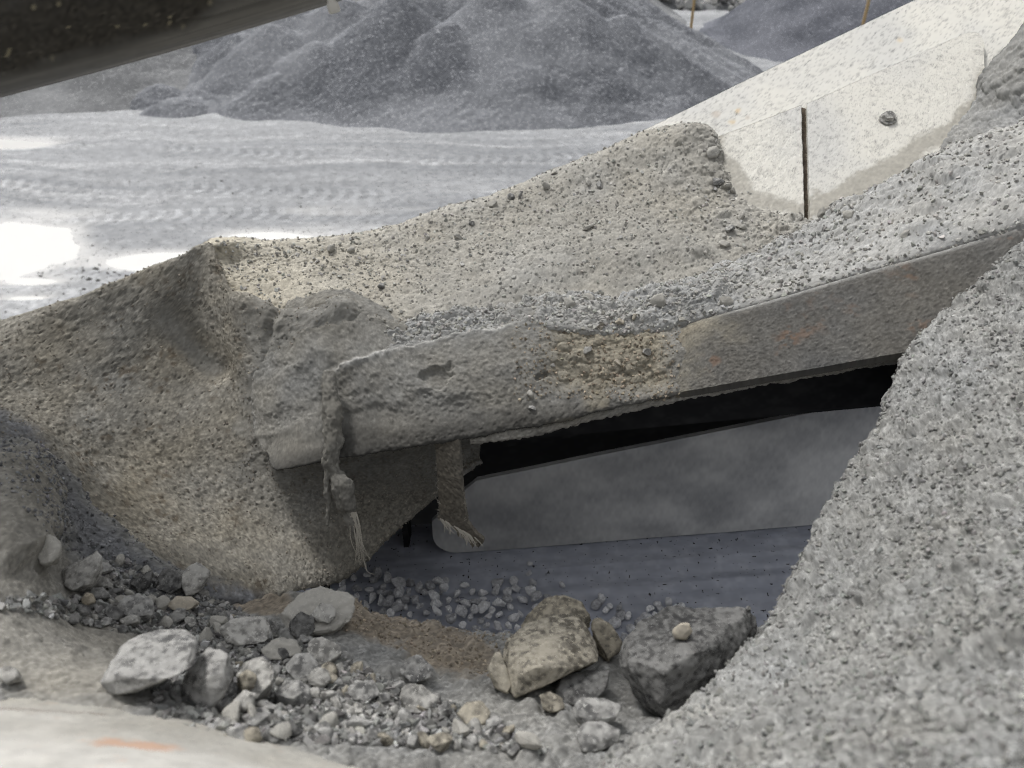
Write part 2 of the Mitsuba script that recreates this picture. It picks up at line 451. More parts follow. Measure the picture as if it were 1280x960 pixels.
heap('gravel_pile', main, (-9, 14.0), (7.5, 25), (360, 220), 11, 'pile_blue', '', ramps=[((1.6, 20.6, 2.15), (5.6, 17.5, 0.12), 0.9)])
tag('gravel_pile', 'big blue-grey crushed stone pile with ridges and wheel-tracked right shoulder, centre of the yard', 'gravel pile')
heap('gravel_pile_001', [(-10.0, 20.6, 2.5), (-12.5, 20, 2.7), (-7.8, 21.0, 1.9)], (-19, 15.5), (-4.5, 26), (150, 110), 23, 'pile_grey', '', slope=0.6)
tag('gravel_pile_001', 'smooth pale grey gravel pile at the far left under the dark drum', 'gravel pile')
heap('gravel_pile_002', [(0.5, 29.5, 3.6), (2.1, 29.0, 2.5), (-2, 31, 3.6)], (-8, 23.2), (9, 37), (150, 110), 31, 'pile_grey', '', slope=0.68)
tag('gravel_pile_002', 'greenish grey gravel pile behind the big central one, left of the yellow stake', 'gravel pile')
deep = heap('gravel_pile_003', [(10.9, 25.6, 3.3), (13, 24.6, 4.0), (9.2, 24.6, 1.6), (12.0, 23.1, 2.5), (14.2, 22.0, 3.2), (16, 24, 4.5)], (4.5, 17.5), (22, 32), (230, 170), 43, 'pile_deep', '', slope=0.66)
tag('gravel_pile_003', 'dark slate-blue gravel pile rising behind the pale plate at upper right', 'gravel pile')

# far heap of broken boulders
rng = np.random.default_rng(5)
simple('boulder', VC, 0.9, 0.2)
parts, cols = [], []
protos = [angular(300 + i, 1, 7, (1, .8, .7), 0.08) for i in range(8)]
for i in range(1500):
    x, t = rng.uniform(-1, 22), rng.random()
    y = 31.5 + 5.0 * t + 0.8 * rng.normal() * 0.3
    z = 0.05 + 2.9 * t
    v, f = protos[i % 8]
    s = 0.13 + 0.2 * rng.random() ** 2
    parts.append((v @ frame(rng.normal(size=3), 0).T * s + [x, y, z], f))
    cols.append(np.tile((0.12 + 0.3 * rng.random()) * np.array([1, 1.0, .97]), (len(v), 1)))
V, F = join(parts)
put('boulder_pile', (V, F), 'boulder', color=np.vstack(cols))
tag('boulder_pile', 'heap of coarse broken boulders at the far end of the yard', 'boulder pile', kind='stuff')
bx, by = np.meshgrid(np.linspace(-3, 24, 60), np.linspace(0, 1, 20))
V, f = grid_mesh(np.stack([bx, 31.6 + 6 * by, 3.2 * by - .1], -1))
put('boulder_core', (V, f), 'pile_grey', 'boulder_pile', smooth=True)

# wooden stakes in the yard
def wood_col(p, n, uv):
    return mix(mi.Color3f(0.40, 0.28, 0.14), mi.Color3f(0.52, 0.39, 0.22), fbm(p.x * 60, p.y * 60, p.z * 5, 3))
simple('stake_wood', proc(wood_col), 0.8, 0.2)
def stake(base, h, lean, label):
    key = numbered('wooden_stake')
    m = m3.Manifold.cube([0.07, 0.035, h]).translate([-.035, -.0175, -0.15]) + m3.Manifold.hull_points([[-.035, -.0175, h - .15], [.035, -.0175, h - .15], [.035, .0175, h - .15], [-.035, .0175, h - .15], [0, 0, h - .05]])
    mm = m.to_mesh()
    v = np.array(mm.vert_properties[:, :3], float)
    v[:, 0] += lean * v[:, 2]
    put('wooden_stake', (v + base, np.array(mm.tri_verts)), 'stake_wood')
    tag(key, label, 'stake')
x, y = g(860, 66)
stake(np.array([x, y, 0.0]), 2.3, 0.004, 'thin yellow wooden stake standing by the track between the gravel piles')
d2 = ((pix(deep.reshape(-1, 3)) - [1077, 26]) ** 2).sum(1)
k = np.argsort(d2)[:30]
b = deep.reshape(-1, 3)[k[np.argmin(deep.reshape(-1, 3)[k][:, 1])]]
stake(b, 2.2, 0.02, 'thin yellow wooden stake stuck into the dark slate-blue gravel pile')

# loose clods on the yard near the puddle
parts = []
for i in range(240):
    px, py = rng.normal(95, 60), rng.normal(335, 16)
    if i > 130:
        px, py = rng.uniform(0, 900), rng.uniform(170, 350)
    p = on_z(px, py, 0)
    p[2] = yard_height(np.array([p[0]]), np.array([p[1]]))[0]
    if p[2] < WATER: continue
    v, f = protos[i % 8]
    s = (0.012 + 0.03 * rng.random() ** 4)
    parts.append((v * s + p, f))
put('yard_clods', join(parts), 'rock_dark')
tag('yard_clods', 'scattered small dark clods lying on the yard', 'clods', kind='stuff')

# ------------------------------------------------------------------ the machine: pale hopper wall with its liner plates
WALL = plane3(at(1003, 270, 1.66), at(760, 190, 1.83), at(1145, 0, 1.92))
def cast(px, py, plane=WALL, lift=0.0):
    p0, n = plane
    r = ray(px, py)
    P = EYE + r * (((p0 - EYE) @ n) / (r @ n))
    nn = n if n @ (EYE - p0) > 0 else -n
    return P + nn * lift

def pale(v, seed=61):
    """Cream paint under a film of stone dust, thicker towards the dirt, with pocks and rust specks."""
    rng = np.random.default_rng(seed)
    f = step(-0.10, 0.16, fb(v, 0.22, 3, seed))
    s = step(0.02, 0.2, fb(v, 0.010, 3, seed + 1))
    c = lerp([0.62, 0.605, 0.55], [0.50, 0.50, 0.485], 0.7 * f)
    c = c * (1 - 0.38 * s * rng.random(len(v)) - 0.28 * (rng.random(len(v)) > .90))[:, None]
    return c

def wall_grid(A, B, nu, nv, lift):
    """A: upper line, B: lower line, pixels; ruled on the wall's plane."""
    up = resample(np.array([cast(*p, lift=lift) for p in A]), nu)
    lo = resample(np.array([cast(*p, lift=lift) for p in B]), nu)
    s = np.linspace(0, 1, nv)[:, None, None]
    return up[None] * (1 - s) + lo[None] * s
def wall_skin(Gw, lift, seed, rough=0.0018):
    nn = normals(Gw)
    h = 0.55 * rough * (1.6 * np.abs(fb(Gw, 0.030, 3, seed)) + 1.5 * fb(Gw, 0.006, 2, seed + 1)) - 0.0007 * pits(Gw, 900, 0.002, 0.006, seed + 2) + 0.002 * fb(Gw, .15, 2, seed + 3)
    return Gw + nn * h[..., None]

hw = thing('hopper_wall', 'cream painted steel hopper wall with sloping top edge under a crust of dust, upper right', 'hopper wall')
Gw = wall_grid([(690, 224), (752, 190), (870, 131), (990, 73), (1145, -1), (1230, -42), (1420, -130)],
               [(690, 300), (760, 340), (880, 360), (1000, 350), (1150, 300), (1260, 250), (1420, 150)], 320, 180, 0.0)
Gd = wall_skin(Gw, 0, 61)
nb = -normals(Gw).mean((0, 1))
def dust_foot(v, line, reach):
    return near_line(v, line, reach) 
Cw = pale(Gd.reshape(-1, 3))
for px, py, r, c in [(895, 143, .012, (0.42, 0.36, .30)), (922, 138, .008, (.55, .40, .2)), (915, 152, .009, (.55, .42, .22)), (1125, 50, .009, (.6, .46, .25)), (935, 147, .007, (.45, .4, .34))]:
    d = np.linalg.norm((Gd.reshape(-1, 3) - cast(px, py)) * [1, 1, .55], axis=1)
    Cw = lerp(Cw, np.array(c) * np.ones_like(Cw), step(r * 1.2, r * .3, d + 0.5 * r * 2 * fb(Gd.reshape(-1, 3), .008, 2, 3)) * 0.6)
sheet('skin_plate', Gd, Cw.reshape(Gd.shape), 'paint', back=nb * 0.012, parent=hw)

FOOT = np.array([cast(x, y, lift=0.02) for x, y in [(893, 168), (893, 195), (908, 218), (930, 250), (965, 262), (1005, 268), (1085, 232), (1150, 190), (1195, 165), (1225, 130), (1228, 105)]])
def liner(name, A, B, nu, nv, seed):
    Gl = wall_grid(A, B, nu, nv, 0.018)
    wob = (0.004 * fb(Gl[:, [0]] * [1, 1, 1], .02, 3, seed + 7) * np.linspace(1, 0, Gl.shape[1])[None] ** 8 + 0.004 * fb(Gl[:, [-1]], .02, 3, seed + 8) * np.linspace(0, 1, Gl.shape[1])[None] ** 8)
    Gl = Gl + wob[..., None] * RIGHT
    Gl = wall_skin(Gl, 0, seed, 0.0013)
    v = Gl.reshape(-1, 3)
    c = pale(v, seed) * 0.93
    # road-dust splash above the dirt that lies against it: a soiled strip
    soil = near_line(v, FOOT, 0.062) + 0.9 * fb(v, 0.05, 4, seed) + .35 * fb(v, .006, 2, seed + 1)
    c = lerp(c, np.array([0.335, 0.32, 0.28]) * (1 + .5 * fb(v, .006, 2, 5))[:, None], step(0.42, 0.72, soil))
    return sheet(name, Gl, c.reshape(Gl.shape), 'paint', back=nb * 0.0165, parent=hw)
liner('liner_plate', [(850, 198), (892, 180), (940, 162), (1000, 139)], [(850, 300), (900, 305), (950, 300), (1004, 295)], 140, 120, 71)
liner('liner_plate', [(1007, 137), (1060, 113), (1130, 82), (1195, 54), (1208, 49), (1217, 49), (1224, 55), (1226, 66)], [(1010, 300), (1060, 285), (1130, 250), (1170, 220), (1195, 195), (1205, 180), (1215, 160), (1227, 110)], 240, 150, 72)
Gj = wall_grid([(997, 137), (1002, 136), (1008, 137)], [(1001, 285), (1006, 285), (1012, 285)], 12, 120, 0.0035)
Gj = Gj + normals(Gj) * (0.004 * fb(Gj, .01, 3, 76))[..., None]
sheet('joint_dirt', Gj, dusty(Gj, [0.085, 0.07, 0.055], 77, .7), parent=hw)
# the bolt head with its washer
bc, bn = cast(1107, 157, lift=0.0195), -nb
R = frame(bn, 0.5)
hexa = m3.CrossSection([np.array([[math.cos(a), math.sin(a)] for a in np.linspace(0, 2 * math.pi, 7)[:-1]]) * 0.0145], m3.FillRule.NonZero)
m = m3.Manifold.extrude(hexa, 0.013, 0, 0, (0.86, 0.86)) + m3.Manifold.cylinder(0.003, 0.019, 0.018, 24)
m = m.refine_to_length(0.003).to_mesh()
v = np.array(m.vert_properties[:, :3], float)
v = v + 0.0012 * fb(v, .01, 3, 4)[:, None]
put('bolt', (v @ R.T + bc, np.array(m.tri_verts)), 'rock_pale', hw)

# ------------------------------------------------------------------ the dirt ridge behind the deflector, and the dusty wall at the left
crest = [(250, 307, 1.555), (272, 304, 1.56), (320, 307, 1.62), (380, 304, 1.68), (440, 296, 1.72), (500, 283, 1.75), (560, 263, 1.78), (620, 245, 1.79), (680, 221, 1.80), (760, 187, 1.80), (800, 170, 1.795), (840, 158, 1.785), (872, 154, 1.77), (890, 160, 1.76), (898, 172, 1.755)]
C0 = resample(crest, 60)
Cb = C0 + np.array([0, 0.10, -0.03]); Cb2 = C0 + np.array([0.0, 0.25, -0.2])
ridge_rows = [Cb2, Cb, crest,
    [(256, 324, 1.55), (330, 326, 1.60), (450, 316, 1.67), (560, 291, 1.715), (680, 255, 1.735), (790, 220, 1.735), (850, 200, 1.73), (885, 195, 1.73), (912, 218, 1.735)],
    [(268, 344, 1.535), (340, 348, 1.56), (450, 338, 1.62), (560, 320, 1.65), (680, 292, 1.67), (790, 268, 1.67), (880, 248, 1.68), (930, 250, 1.685), (968, 262, 1.68)],
    [(286, 366, 1.53), (352, 392, 1.49), (450, 372, 1.53), (560, 355, 1.57), (680, 330, 1.585), (790, 310, 1.59), (880, 292, 1.60), (950, 282, 1.61), (1012, 276, 1.635)],
    [(284, 380, 1.55), (358, 404, 1.51), (450, 398, 1.49), (560, 390, 1.50), (680, 374, 1.53), (800, 350, 1.54), (900, 322, 1.55), (960, 306, 1.57), (1035, 275, 1.60)],
    [(290, 404, 1.57), (365, 425, 1.53), (450, 430, 1.50), (560, 430, 1.47), (680, 420, 1.48), (800, 400, 1.48), (900, 370, 1.48), (980, 340, 1.50), (1070, 300, 1.53)]]
Gr = patch(ridge_rows, 410, 250, hidden=(.2, .5))
N = normals(Gr)
w_rough = step(760, 960, pix(Gr.reshape(-1, 3))[:, 0]).reshape(Gr.shape[:2])
h = 0.020 * fb(Gr, 0.16, 3, 1) + 0.010 * fb(Gr, 0.035, 3, 2) + 0.0040 * fb(Gr, 0.011, 2, 3) - 0.003 * pits(Gr, 3500, .0018, .005, 7)
h += lumps(Gr, 4200, 0.003, 0.008, 4, 0.5) * (0.45 + 0.75 * w_rough) + lumps(Gr, 260, 0.006, 0.02, 6, 0.5) * (0.15 + w_rough)
# slumped scars at the left end of the ridge
for (a, b, dp) in [((345, 318), (378, 365), .010), ((385, 312), (412, 368), .016), ((292, 318), (345, 360), .006)]:
    h -= dp * step(0.2, 0.9, near_line(Gr, [spot_a for spot_a in [Gr.reshape(-1, 3)[np.argmin(((pix(Gr.reshape(-1, 3)) - q) ** 2).sum(1))] for q in (a, ((a[0] + b[0]) / 2 + 3, (a[1] + b[1]) / 2), b)]], 0.035))
Gr = Gr + N * h[..., None]
lit_tan = step(600, 250, pix(Gr.reshape(-1, 3))[:, 0]).reshape(Gr.shape[:2])  # beige left end, brightened in its colour for the light it catches
c = dusty(Gr, DUST, 21) * lerp([1, 1, 1], [1.42, 1.37, 1.26], lit_tan)
ridge = sheet('dirt_ridge', Gr, c, back=[0.0, 0.30, -0.22], label='long ridge of grey stone dust and grit heaped behind the deflector plate, running up to the pale wall', category='dirt ridge', kind='structure')

top = [(-330, 540, 1.12), (-60, 420, 1.30), (-10, 404, 1.36), (50, 386, 1.39), (100, 369, 1.42), (165, 343, 1.46), (230, 317, 1.50), (250, 306, 1.525), (262, 304, 1.535), (272, 324, 1.52), (283, 350, 1.505), (292, 364, 1.49), (330, 378, 1.465), (352, 389, 1.455), (385, 386, 1.45), (425, 371, 1.45), (455, 385, 1.45), (480, 398, 1.44), (540, 410, 1.46), (610, 425, 1.5)]
T0 = resample(top, 90)
left_rows = [T0 + np.array([-0.05, 0.07, -0.16]), T0 + np.array([-0.01, 0.022, -0.012]), top,
    [(-330, 570, 1.06), (-60, 455, 1.24), (30, 430, 1.34), (100, 412, 1.40), (200, 378, 1.46), (255, 365, 1.505), (290, 410, 1.478), (345, 430, 1.44), (400, 425, 1.43), (470, 425, 1.43), (605, 450, 1.5)],
    [(-330, 610, 1.02), (-60, 500, 1.19), (30, 480, 1.30), (100, 468, 1.37), (190, 450, 1.44), (268, 452, 1.485), (310, 465, 1.45), (360, 475, 1.425), (420, 478, 1.425), (500, 480, 1.46), (602, 490, 1.5)],
    [(-330, 640, .97), (-60, 545, 1.12), (20, 530, 1.21), (100, 545, 1.30), (200, 555, 1.38), (290, 560, 1.42), (350, 570, 1.435), (420, 575, 1.45), (500, 568, 1.48), (600, 560, 1.52)],
    [(0, 600, 1.11), (60, 625, 1.16), (150, 660, 1.23), (240, 668, 1.30), (330, 665, 1.365), (430, 640, 1.43), (520, 612, 1.485), (598, 572, 1.525)],
    [(60, 655, 1.11), (150, 705, 1.155), (245, 742, 1.175), (300, 752, 1.20), (350, 742, 1.27), (392, 730, 1.33), (430, 719, 1.385), (470, 686, 1.42), (530, 632, 1.47), (600, 574, 1.525)],
    [(70, 690, 1.12), (150, 735, 1.165), (245, 765, 1.19), (300, 770, 1.22), (350, 746, 1.28), (392, 734, 1.34), (430, 722, 1.395), (470, 689, 1.43), (530, 635, 1.48), (602, 577, 1.535)]]
Ge = patch(left_rows, 460, 290, hidden=(.15,))
N = normals(Ge)
X = pix(Ge.reshape(-1, 3)).reshape(Ge.shape[:2] + (2,))
P3 = Ge.reshape(-1, 3)
def world_of(G, px, py):
    q = G.reshape(-1, 3)
    return q[np.argmin(((pix(q) - [px, py]) ** 2).sum(1))]
mud_zone = (step(270, 345, X[..., 0] + 60 * fb(Ge, .05, 3, 8)) * step(660, 560, X[..., 1]))
h = 0.014 * fb(Ge, 0.14, 3, 11) + 0.0065 * fb(Ge, 0.05, 3, 12) + 0.0022 * fb(Ge, 0.010, 2, 13) - 0.0030 * pits(Ge, 1300, .0018, .005, 17)
h += lumps(Ge, 2500, 0.003, 0.0065, 14, 0.35) * (1 - 0.6 * mud_zone)
h += mud_zone * (0.008 * np.abs(fb(Ge, 0.06, 3, 15)) * 2 + 0.009 * fb(Ge, .02, 4, 16))
def crease(G, pts, depth, width):
    return depth * step(0.0, 1.0, near_line(G, np.array([world_of(G, *p) for p in pts]), width)) 
h -= crease(Ge, [(258, 318), (272, 345), (268, 368)], 0.008, 0.014)
h -= crease(Ge, [(345, 392), (334, 425), (333, 455), (328, 470)], 0.010, 0.016)
h -= crease(Ge, [(372, 470), (385, 462), (392, 458)], 0.007, 0.010)
h += crease(Ge, [(300, 380), (296, 420), (312, 470)], 0.008, 0.045) + crease(Ge, [(425, 385), (390, 420), (375, 450)], 0.007, 0.05)
h -= crease(Ge, [(215, 400), (245, 440), (268, 462)], 0.014, 0.05)
Ge = Ge + N * h[..., None]
c = dusty(Ge, SAND * 1.22, 22, 0.55, 0.18, 0.06)
sk = np.random.default_rng(222).random(c.shape[:2])
c = lerp(c, np.array([0.085, 0.066, 0.045]) * np.ones_like(c), step(.02, .25, fb(Ge, .05, 3, 224)) * step(.05, .2, fb(Ge, .009, 2, 225) + .02) * .7)
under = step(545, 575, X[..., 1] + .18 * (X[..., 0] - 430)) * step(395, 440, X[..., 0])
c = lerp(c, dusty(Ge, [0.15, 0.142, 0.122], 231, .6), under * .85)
gz = step(0.25, 0.75, mud_zone + 0.8 * near_line(Ge, np.array([world_of(Ge, *p) for p in [(205, 395), (240, 435), (268, 460)]]), 0.05) + .5 * fb(Ge, .06, 3, 3))
c = c * (1 - 0.0 * gz[..., None])
c = lerp(c, dusty(Ge, [0.225, 0.221, 0.205], 23, .35), gz * 0.75)
band = near_line(Ge, np.array([at(*p) for p in [(-40, 520, 1.15), (0, 545, 1.2), (70, 625, 1.16), (160, 700, 1.155), (250, 755, 1.18), (300, 765, 1.2)]]), 0.075)
c = lerp(c, dusty(Ge, [0.155, 0.158, 0.165], 24, 0.5), step(0.25, 0.75, band + 0.5 * fb(Ge, .02, 3, 6)))
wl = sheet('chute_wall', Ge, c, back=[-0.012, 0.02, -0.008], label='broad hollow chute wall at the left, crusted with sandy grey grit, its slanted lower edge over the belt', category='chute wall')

# ------------------------------------------------------------------ the deflector: rusty plate, mud-caked left end, crumbly fill, dust heaped on top
PLATE = plane3(at(850, 408, 1.40), at(835, 494, 1.345), at(1280, 280, 1.27))
df = thing('deflector_plate', 'long steel deflector plate across the chute, mud-caked left end, bare rusty right end', 'deflector plate')
A = [(832, 492), (829, 462), (832, 438), (840, 421), (852, 409), (868, 401), (895, 393), (980, 369), (1060, 345), (1180, 311), (1300, 274), (1380, 250), (1640, 172)]
B = [(836, 493), (860, 489), (905, 481), (960, 471), (1040, 457), (1130, 441), (1250, 420), (1380, 398), (1640, 352)]
up = resample(np.array([cast(*p, plane=PLATE) for p in A]), 420)
lo = resample(np.array([cast(*p, plane=PLATE) for p in B]), 420)
s = np.linspace(0, 1, 110)[:, None, None]
Gp = up[None] * (1 - s) + lo[None] * s
N = normals(Gp)
edge = step(0.0, 0.012, s[..., 0] * 0.10)                                   # worn round upper edge
h = 0.0012 * fb(Gp, 0.03, 3, 31) + lumps(Gp, 9000, 0.0010, 0.0032, 32, 0.55) - 0.004 * (1 - edge)
Gp2 = Gp + N * h[..., None]
c = dusty(Gp2, [0.100, 0.097, 0.090], 33, 0.36, 0.18, 0.06)
rust = step(0.08, 0.28, fb(Gp2, 0.05, 3, 34)) * step(0.0, .12, fb(Gp2, .008, 2, 36) + .06)
c = lerp(c, np.array([0.16, 0.098, 0.065]) * np.ones_like(c), rust * 0.5)
c = lerp(c, dusty(Gp2, DUSTG * 1.05, 35), (1 - step(0.0, 0.06, s[..., 0] + 0 * Gp[..., 0])) * 0.85)
ochre = near_line(Gp2, np.array([cast(x, y, PLATE) for x, y in [(845, 425), (855, 413), (868, 405)]]), 0.02)
c = lerp(c, np.array([0.33, .25, .15]) * np.ones_like(c), ochre * .4)
bleed = near_line(Gp2, np.array([cast(x, y, PLATE) for x, y in [(832, 495), (829, 465), (832, 440), (840, 421), (868, 401)]]), 0.12)
c = lerp(c, dusty(Gp2, [0.20, 0.185, 0.15], 39, .4), step(.25, .95, bleed + .9 * fb(Gp2, .03, 4, 38)) * .8)
nback = -normals(Gp).mean((0, 1))
sheet('wear_plate', Gp2, c, back=nback * 0.022, parent=df)

topm = [(332, 558, 1.385), (320, 520, 1.435), (322, 465, 1.46), (334, 425, 1.475), (354, 402, 1.475), (388, 393, 1.452), (425, 376, 1.440), (455, 390, 1.432), (482, 406, 1.422), (505, 428, 1.402), (530, 431, 1.395), (560, 426, 1.395), (600, 417, 1.395), (640, 408, 1.395), (700, 408, 1.395), (760, 412, 1.392), (815, 405, 1.395), (842, 412, 1.40), (862, 408, 1.405)]
botm = [(336, 572, 1.352), (340, 582, 1.347), (348, 588, 1.345), (362, 586, 1.343), (380, 582, 1.341), (400, 578, 1.338), (422, 574, 1.336), (445, 570, 1.335), (470, 566, 1.334), (495, 561, 1.333), (525, 556, 1.332), (560, 551, 1.332), (600, 545, 1.332), (640, 538, 1.333), (690, 529, 1.335), (750, 514, 1.338), (800, 503, 1.34), (840, 495, 1.345), (865, 489, 1.35)]
def by_index(L, n):
    a = np.array([at(*p) for p in L])
    return PchipInterpolator(np.linspace(0, 1, len(L)), a)(np.linspace(0, 1, n))
tA, bA = by_index(topm, 90), by_index(botm, 90)
fz = step(0.62, 0.40, np.linspace(0, 1, 90))[:, None]        # the drape at the left hangs slack, the rest is the plate's flat face
mud_rows = [tA + np.array([0, 0.05, 0.012]), tA + np.array([0, 0.012, 0.006]), tA, 0.66 * tA + 0.34 * bA + np.array([0, -0.010, 0.004]), 0.28 * tA + 0.72 * bA + np.array([0, -0.010, 0.0]) + fz * np.array([0, .012, 0]), bA + [0, -.004, 0.004], bA + np.array([0, 0.012, -0.006]), bA + np.array([0, 0.05, 0.0])]
Gm = patch(mud_rows, 390, 170)
N = normals(Gm)
X = pix(Gm.reshape(-1, 3)).reshape(Gm.shape[:2] + (2,))
fill = step(665, 715, X[..., 0]) * step(850, 815, X[..., 0]) * step(500, 470, X[..., 1])
clean = step(415, 400, X[..., 0]) * step(535, 548, X[..., 1])
h = 0.010 * fb(Gm, 0.08, 3, 41) + 0.006 * fb(Gm, 0.022, 3, 42) + 0.0032 * fb(Gm, 0.006, 3, 43) + step(520, 400, X[..., 0]) * step(560, 500, X[..., 1]) * (0.007 * np.abs(fb(Gm, .05, 3, 401)) * 2 + .005 * fb(Gm, .02, 3, 402))
h = h * (1 - .6 * clean) + lumps(Gm, 4000, 0.002, 0.005, 44, 0.4) * (1 - .4 * clean)
h += fill * (lumps(Gm, 1500, 0.004, 0.012, 45, 0.6) - 0.012)
hole = step(1.0, 0.55, np.hypot((X[..., 0] - 549 + .55 * (X[..., 1] - 472)) / 26, (X[..., 1] - 472) / 17) + 1.3 * fb(Gm, .018, 3, 403))
h -= 0.011 * hole + crease(Gm, [(672, 472), (682, 466)], 0.01, 0.008)
# the ledge left where a crust has fallen off, its lower edge along the plate's fold
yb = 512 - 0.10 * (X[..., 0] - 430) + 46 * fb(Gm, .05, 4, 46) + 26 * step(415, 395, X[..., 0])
h += 0.005 * step(7, -5, X[..., 1] - yb) * step(650, 560, X[..., 0])
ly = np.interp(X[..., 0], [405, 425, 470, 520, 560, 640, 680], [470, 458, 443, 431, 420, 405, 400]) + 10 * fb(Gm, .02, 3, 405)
behind = step(3, -6, X[..., 1] - ly) * step(400, 425, X[..., 0]) * step(660, 600, X[..., 0])
h -= 0.016 * behind
dusty_rim = np.exp(-((X[..., 1] - ly - 2) / 5.0) ** 2) * step(405, 440, X[..., 0]) * step(680, 600, X[..., 0])  # pale dusty rim along the ledge
h += .003 * dusty_rim
Gm = Gm + N * h[..., None]
c = dusty(Gm, [0.190, 0.186, 0.172], 47, 0.32, 0.2, 0.06)
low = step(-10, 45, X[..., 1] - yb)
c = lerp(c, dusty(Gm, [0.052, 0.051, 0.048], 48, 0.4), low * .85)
c = lerp(c, dusty(Gm, [0.33, 0.33, 0.32], 406, .4), dusty_rim * .7)
yel = np.clip(fill * 1.0 + 0.6 * step(.05, .25, fb(Gm, .05, 3, 49)) * step(640, 690, X[..., 0]), 0, 1)
c = lerp(c, dusty(Gm, [0.235, 0.212, 0.162], 50, 0.35), yel * 0.75)
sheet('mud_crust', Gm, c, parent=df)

# dusty lip that hangs under the plate's lower edge
lipA = [(588, 549, 1.34), (650, 543, 1.345), (700, 531, 1.35), (760, 516, 1.355), (830, 500, 1.36), (900, 486, 1.36), (960, 475, 1.355), (1040, 462, 1.34), (1130, 446, 1.32), (1200, 434, 1.30)]
L0 = resample(lipA, 60)
Gq = patch([L0 + np.array([0, .0, .012]), L0 + np.array([0, -.006, -.001]), L0 + np.array([0, .006, -.011]), L0 + np.array([0, .03, -.013])], 330, 40)
N = normals(Gq)
Gq = Gq + N * (0.008 * fb(Gq, .03, 3, 51) + lumps(Gq, 1500, .0018, .006, 52, .6))[..., None]
sheet('crusted_lip', Gq, dusty(Gq, DUST * 0.95, 53, .3), parent=df)

# the dust heaped on the plate, up into the trough
heap_rows = [
    [(440, 405, 1.50), (520, 404, 1.50), (600, 400, 1.50), (680, 388, 1.53), (760, 376, 1.54), (840, 356, 1.55), (930, 325, 1.56), (1000, 297, 1.59), (1060, 262, 1.61), (1150, 215, 1.61), (1220, 185, 1.60), (1330, 160, 1.58), (1620, 80, 1.46)],
    [(440, 412, 1.46), (500, 404, 1.46), (560, 390, 1.465), (640, 382, 1.47), (720, 368, 1.475), (770, 376, 1.475), (825, 362, 1.475), (900, 340, 1.49), (1000, 290, 1.53), (1060, 256, 1.545), (1150, 206, 1.53), (1215, 172, 1.51), (1250, 163, 1.49), (1330, 145, 1.46), (1620, 65, 1.34)],
    [(430, 430, 1.43), (490, 420, 1.43), (560, 405, 1.43), (640, 394, 1.435), (720, 382, 1.435), (770, 392, 1.43), (825, 380, 1.435), (900, 365, 1.44), (1000, 325, 1.45), (1060, 296, 1.45), (1150, 250, 1.43), (1230, 215, 1.40), (1330, 185, 1.36), (1620, 105, 1.24)],
    [(420, 466, 1.405), (480, 444, 1.405), (560, 427, 1.405), (640, 412, 1.40), (700, 412, 1.40), (765, 418, 1.40), (830, 412, 1.405), (862, 403, 1.405), (900, 393, 1.40), (980, 370, 1.37), (1060, 346, 1.345), (1180, 312, 1.305), (1330, 267, 1.25), (1620, 187, 1.13)],
    [(420, 480, 1.42), (480, 460, 1.42), (560, 445, 1.42), (640, 432, 1.42), (700, 432, 1.42), (765, 440, 1.42), (830, 436, 1.425), (862, 428, 1.425), (900, 418, 1.42), (980, 395, 1.39), (1060, 372, 1.365), (1180, 340, 1.325), (1330, 300, 1.27), (1620, 220, 1.15)]]
Gh = patch(heap_rows, 540, 140)
N = normals(Gh)
X = pix(Gh.reshape(-1, 3)).reshape(Gh.shape[:2] + (2,))
left = step(900, 780, X[..., 0])
h = 0.018 * fb(Gh, 0.10, 3, 61) + 0.013 * fb(Gh, 0.03, 4, 62) + 0.005 * fb(Gh, 0.012, 2, 63) - 0.004 * pits(Gh, 3500, .002, .006, 68)
h += lumps(Gh, 3500, 0.0035, 0.009, 64, 0.5) + left * lumps(Gh, 500, 0.006, 0.018, 65, 0.6) + (1 - left) * lumps(Gh, 160, 0.01, 0.04, 66, 0.35)
keep = step(0, 0.12, np.linspace(1, 0, Gh.shape[0]) - 0.18)[:, None]
Gh = Gh + N * (h * (0.25 + 0.75 * keep))[..., None]
hp = sheet('dust_heap', Gh, dusty(Gh, DUSTG * 1.05, 67, .28), back=[0, 0.05, -0.12], label='lumpy heap of pale grey dust and pebbles lying along the top of the deflector plate', category='dust heap', kind='structure')

# clodded dust bank at the far right
bank_rows = [
    [(1300, 0, 1.68), (1275, 35, 1.68), (1250, 62, 1.70), (1228, 92, 1.715), (1222, 118, 1.72), (1205, 145, 1.70), (1180, 178, 1.69), (1150, 215, 1.66)],
    [(1330, 10, 1.60), (1300, 50, 1.60), (1275, 78, 1.62), (1252, 104, 1.64), (1243, 128, 1.65), (1228, 150, 1.64), (1205, 180, 1.63), (1180, 225, 1.62)],
    [(1380, 40, 1.52), (1360, 80, 1.52), (1340, 110, 1.53), (1320, 135, 1.54), (1300, 155, 1.55), (1280, 170, 1.55), (1260, 190, 1.56), (1230, 235, 1.58)],
    [(1450, 90, 1.45), (1440, 120, 1.45), (1430, 150, 1.45), (1400, 170, 1.45), (1380, 190, 1.45), (1360, 210, 1.45), (1340, 230, 1.45), (1310, 260, 1.5)]]
Gk = patch(bank_rows, 170, 150)
N = normals(Gk)
Gk = Gk + N * (0.02 * fb(Gk, .08, 3, 71) + .01 * fb(Gk, .025, 3, 72) + lumps(Gk, 1600, .003, .012, 73, .5))[..., None]
sheet('dust_bank', Gk, dusty(Gk, DUSTG * 0.8, 74), back=[0.03, 0.05, -0.08], label='dark grey clodded dust bank against the pale wall at the right edge', category='dust bank', kind='structure')

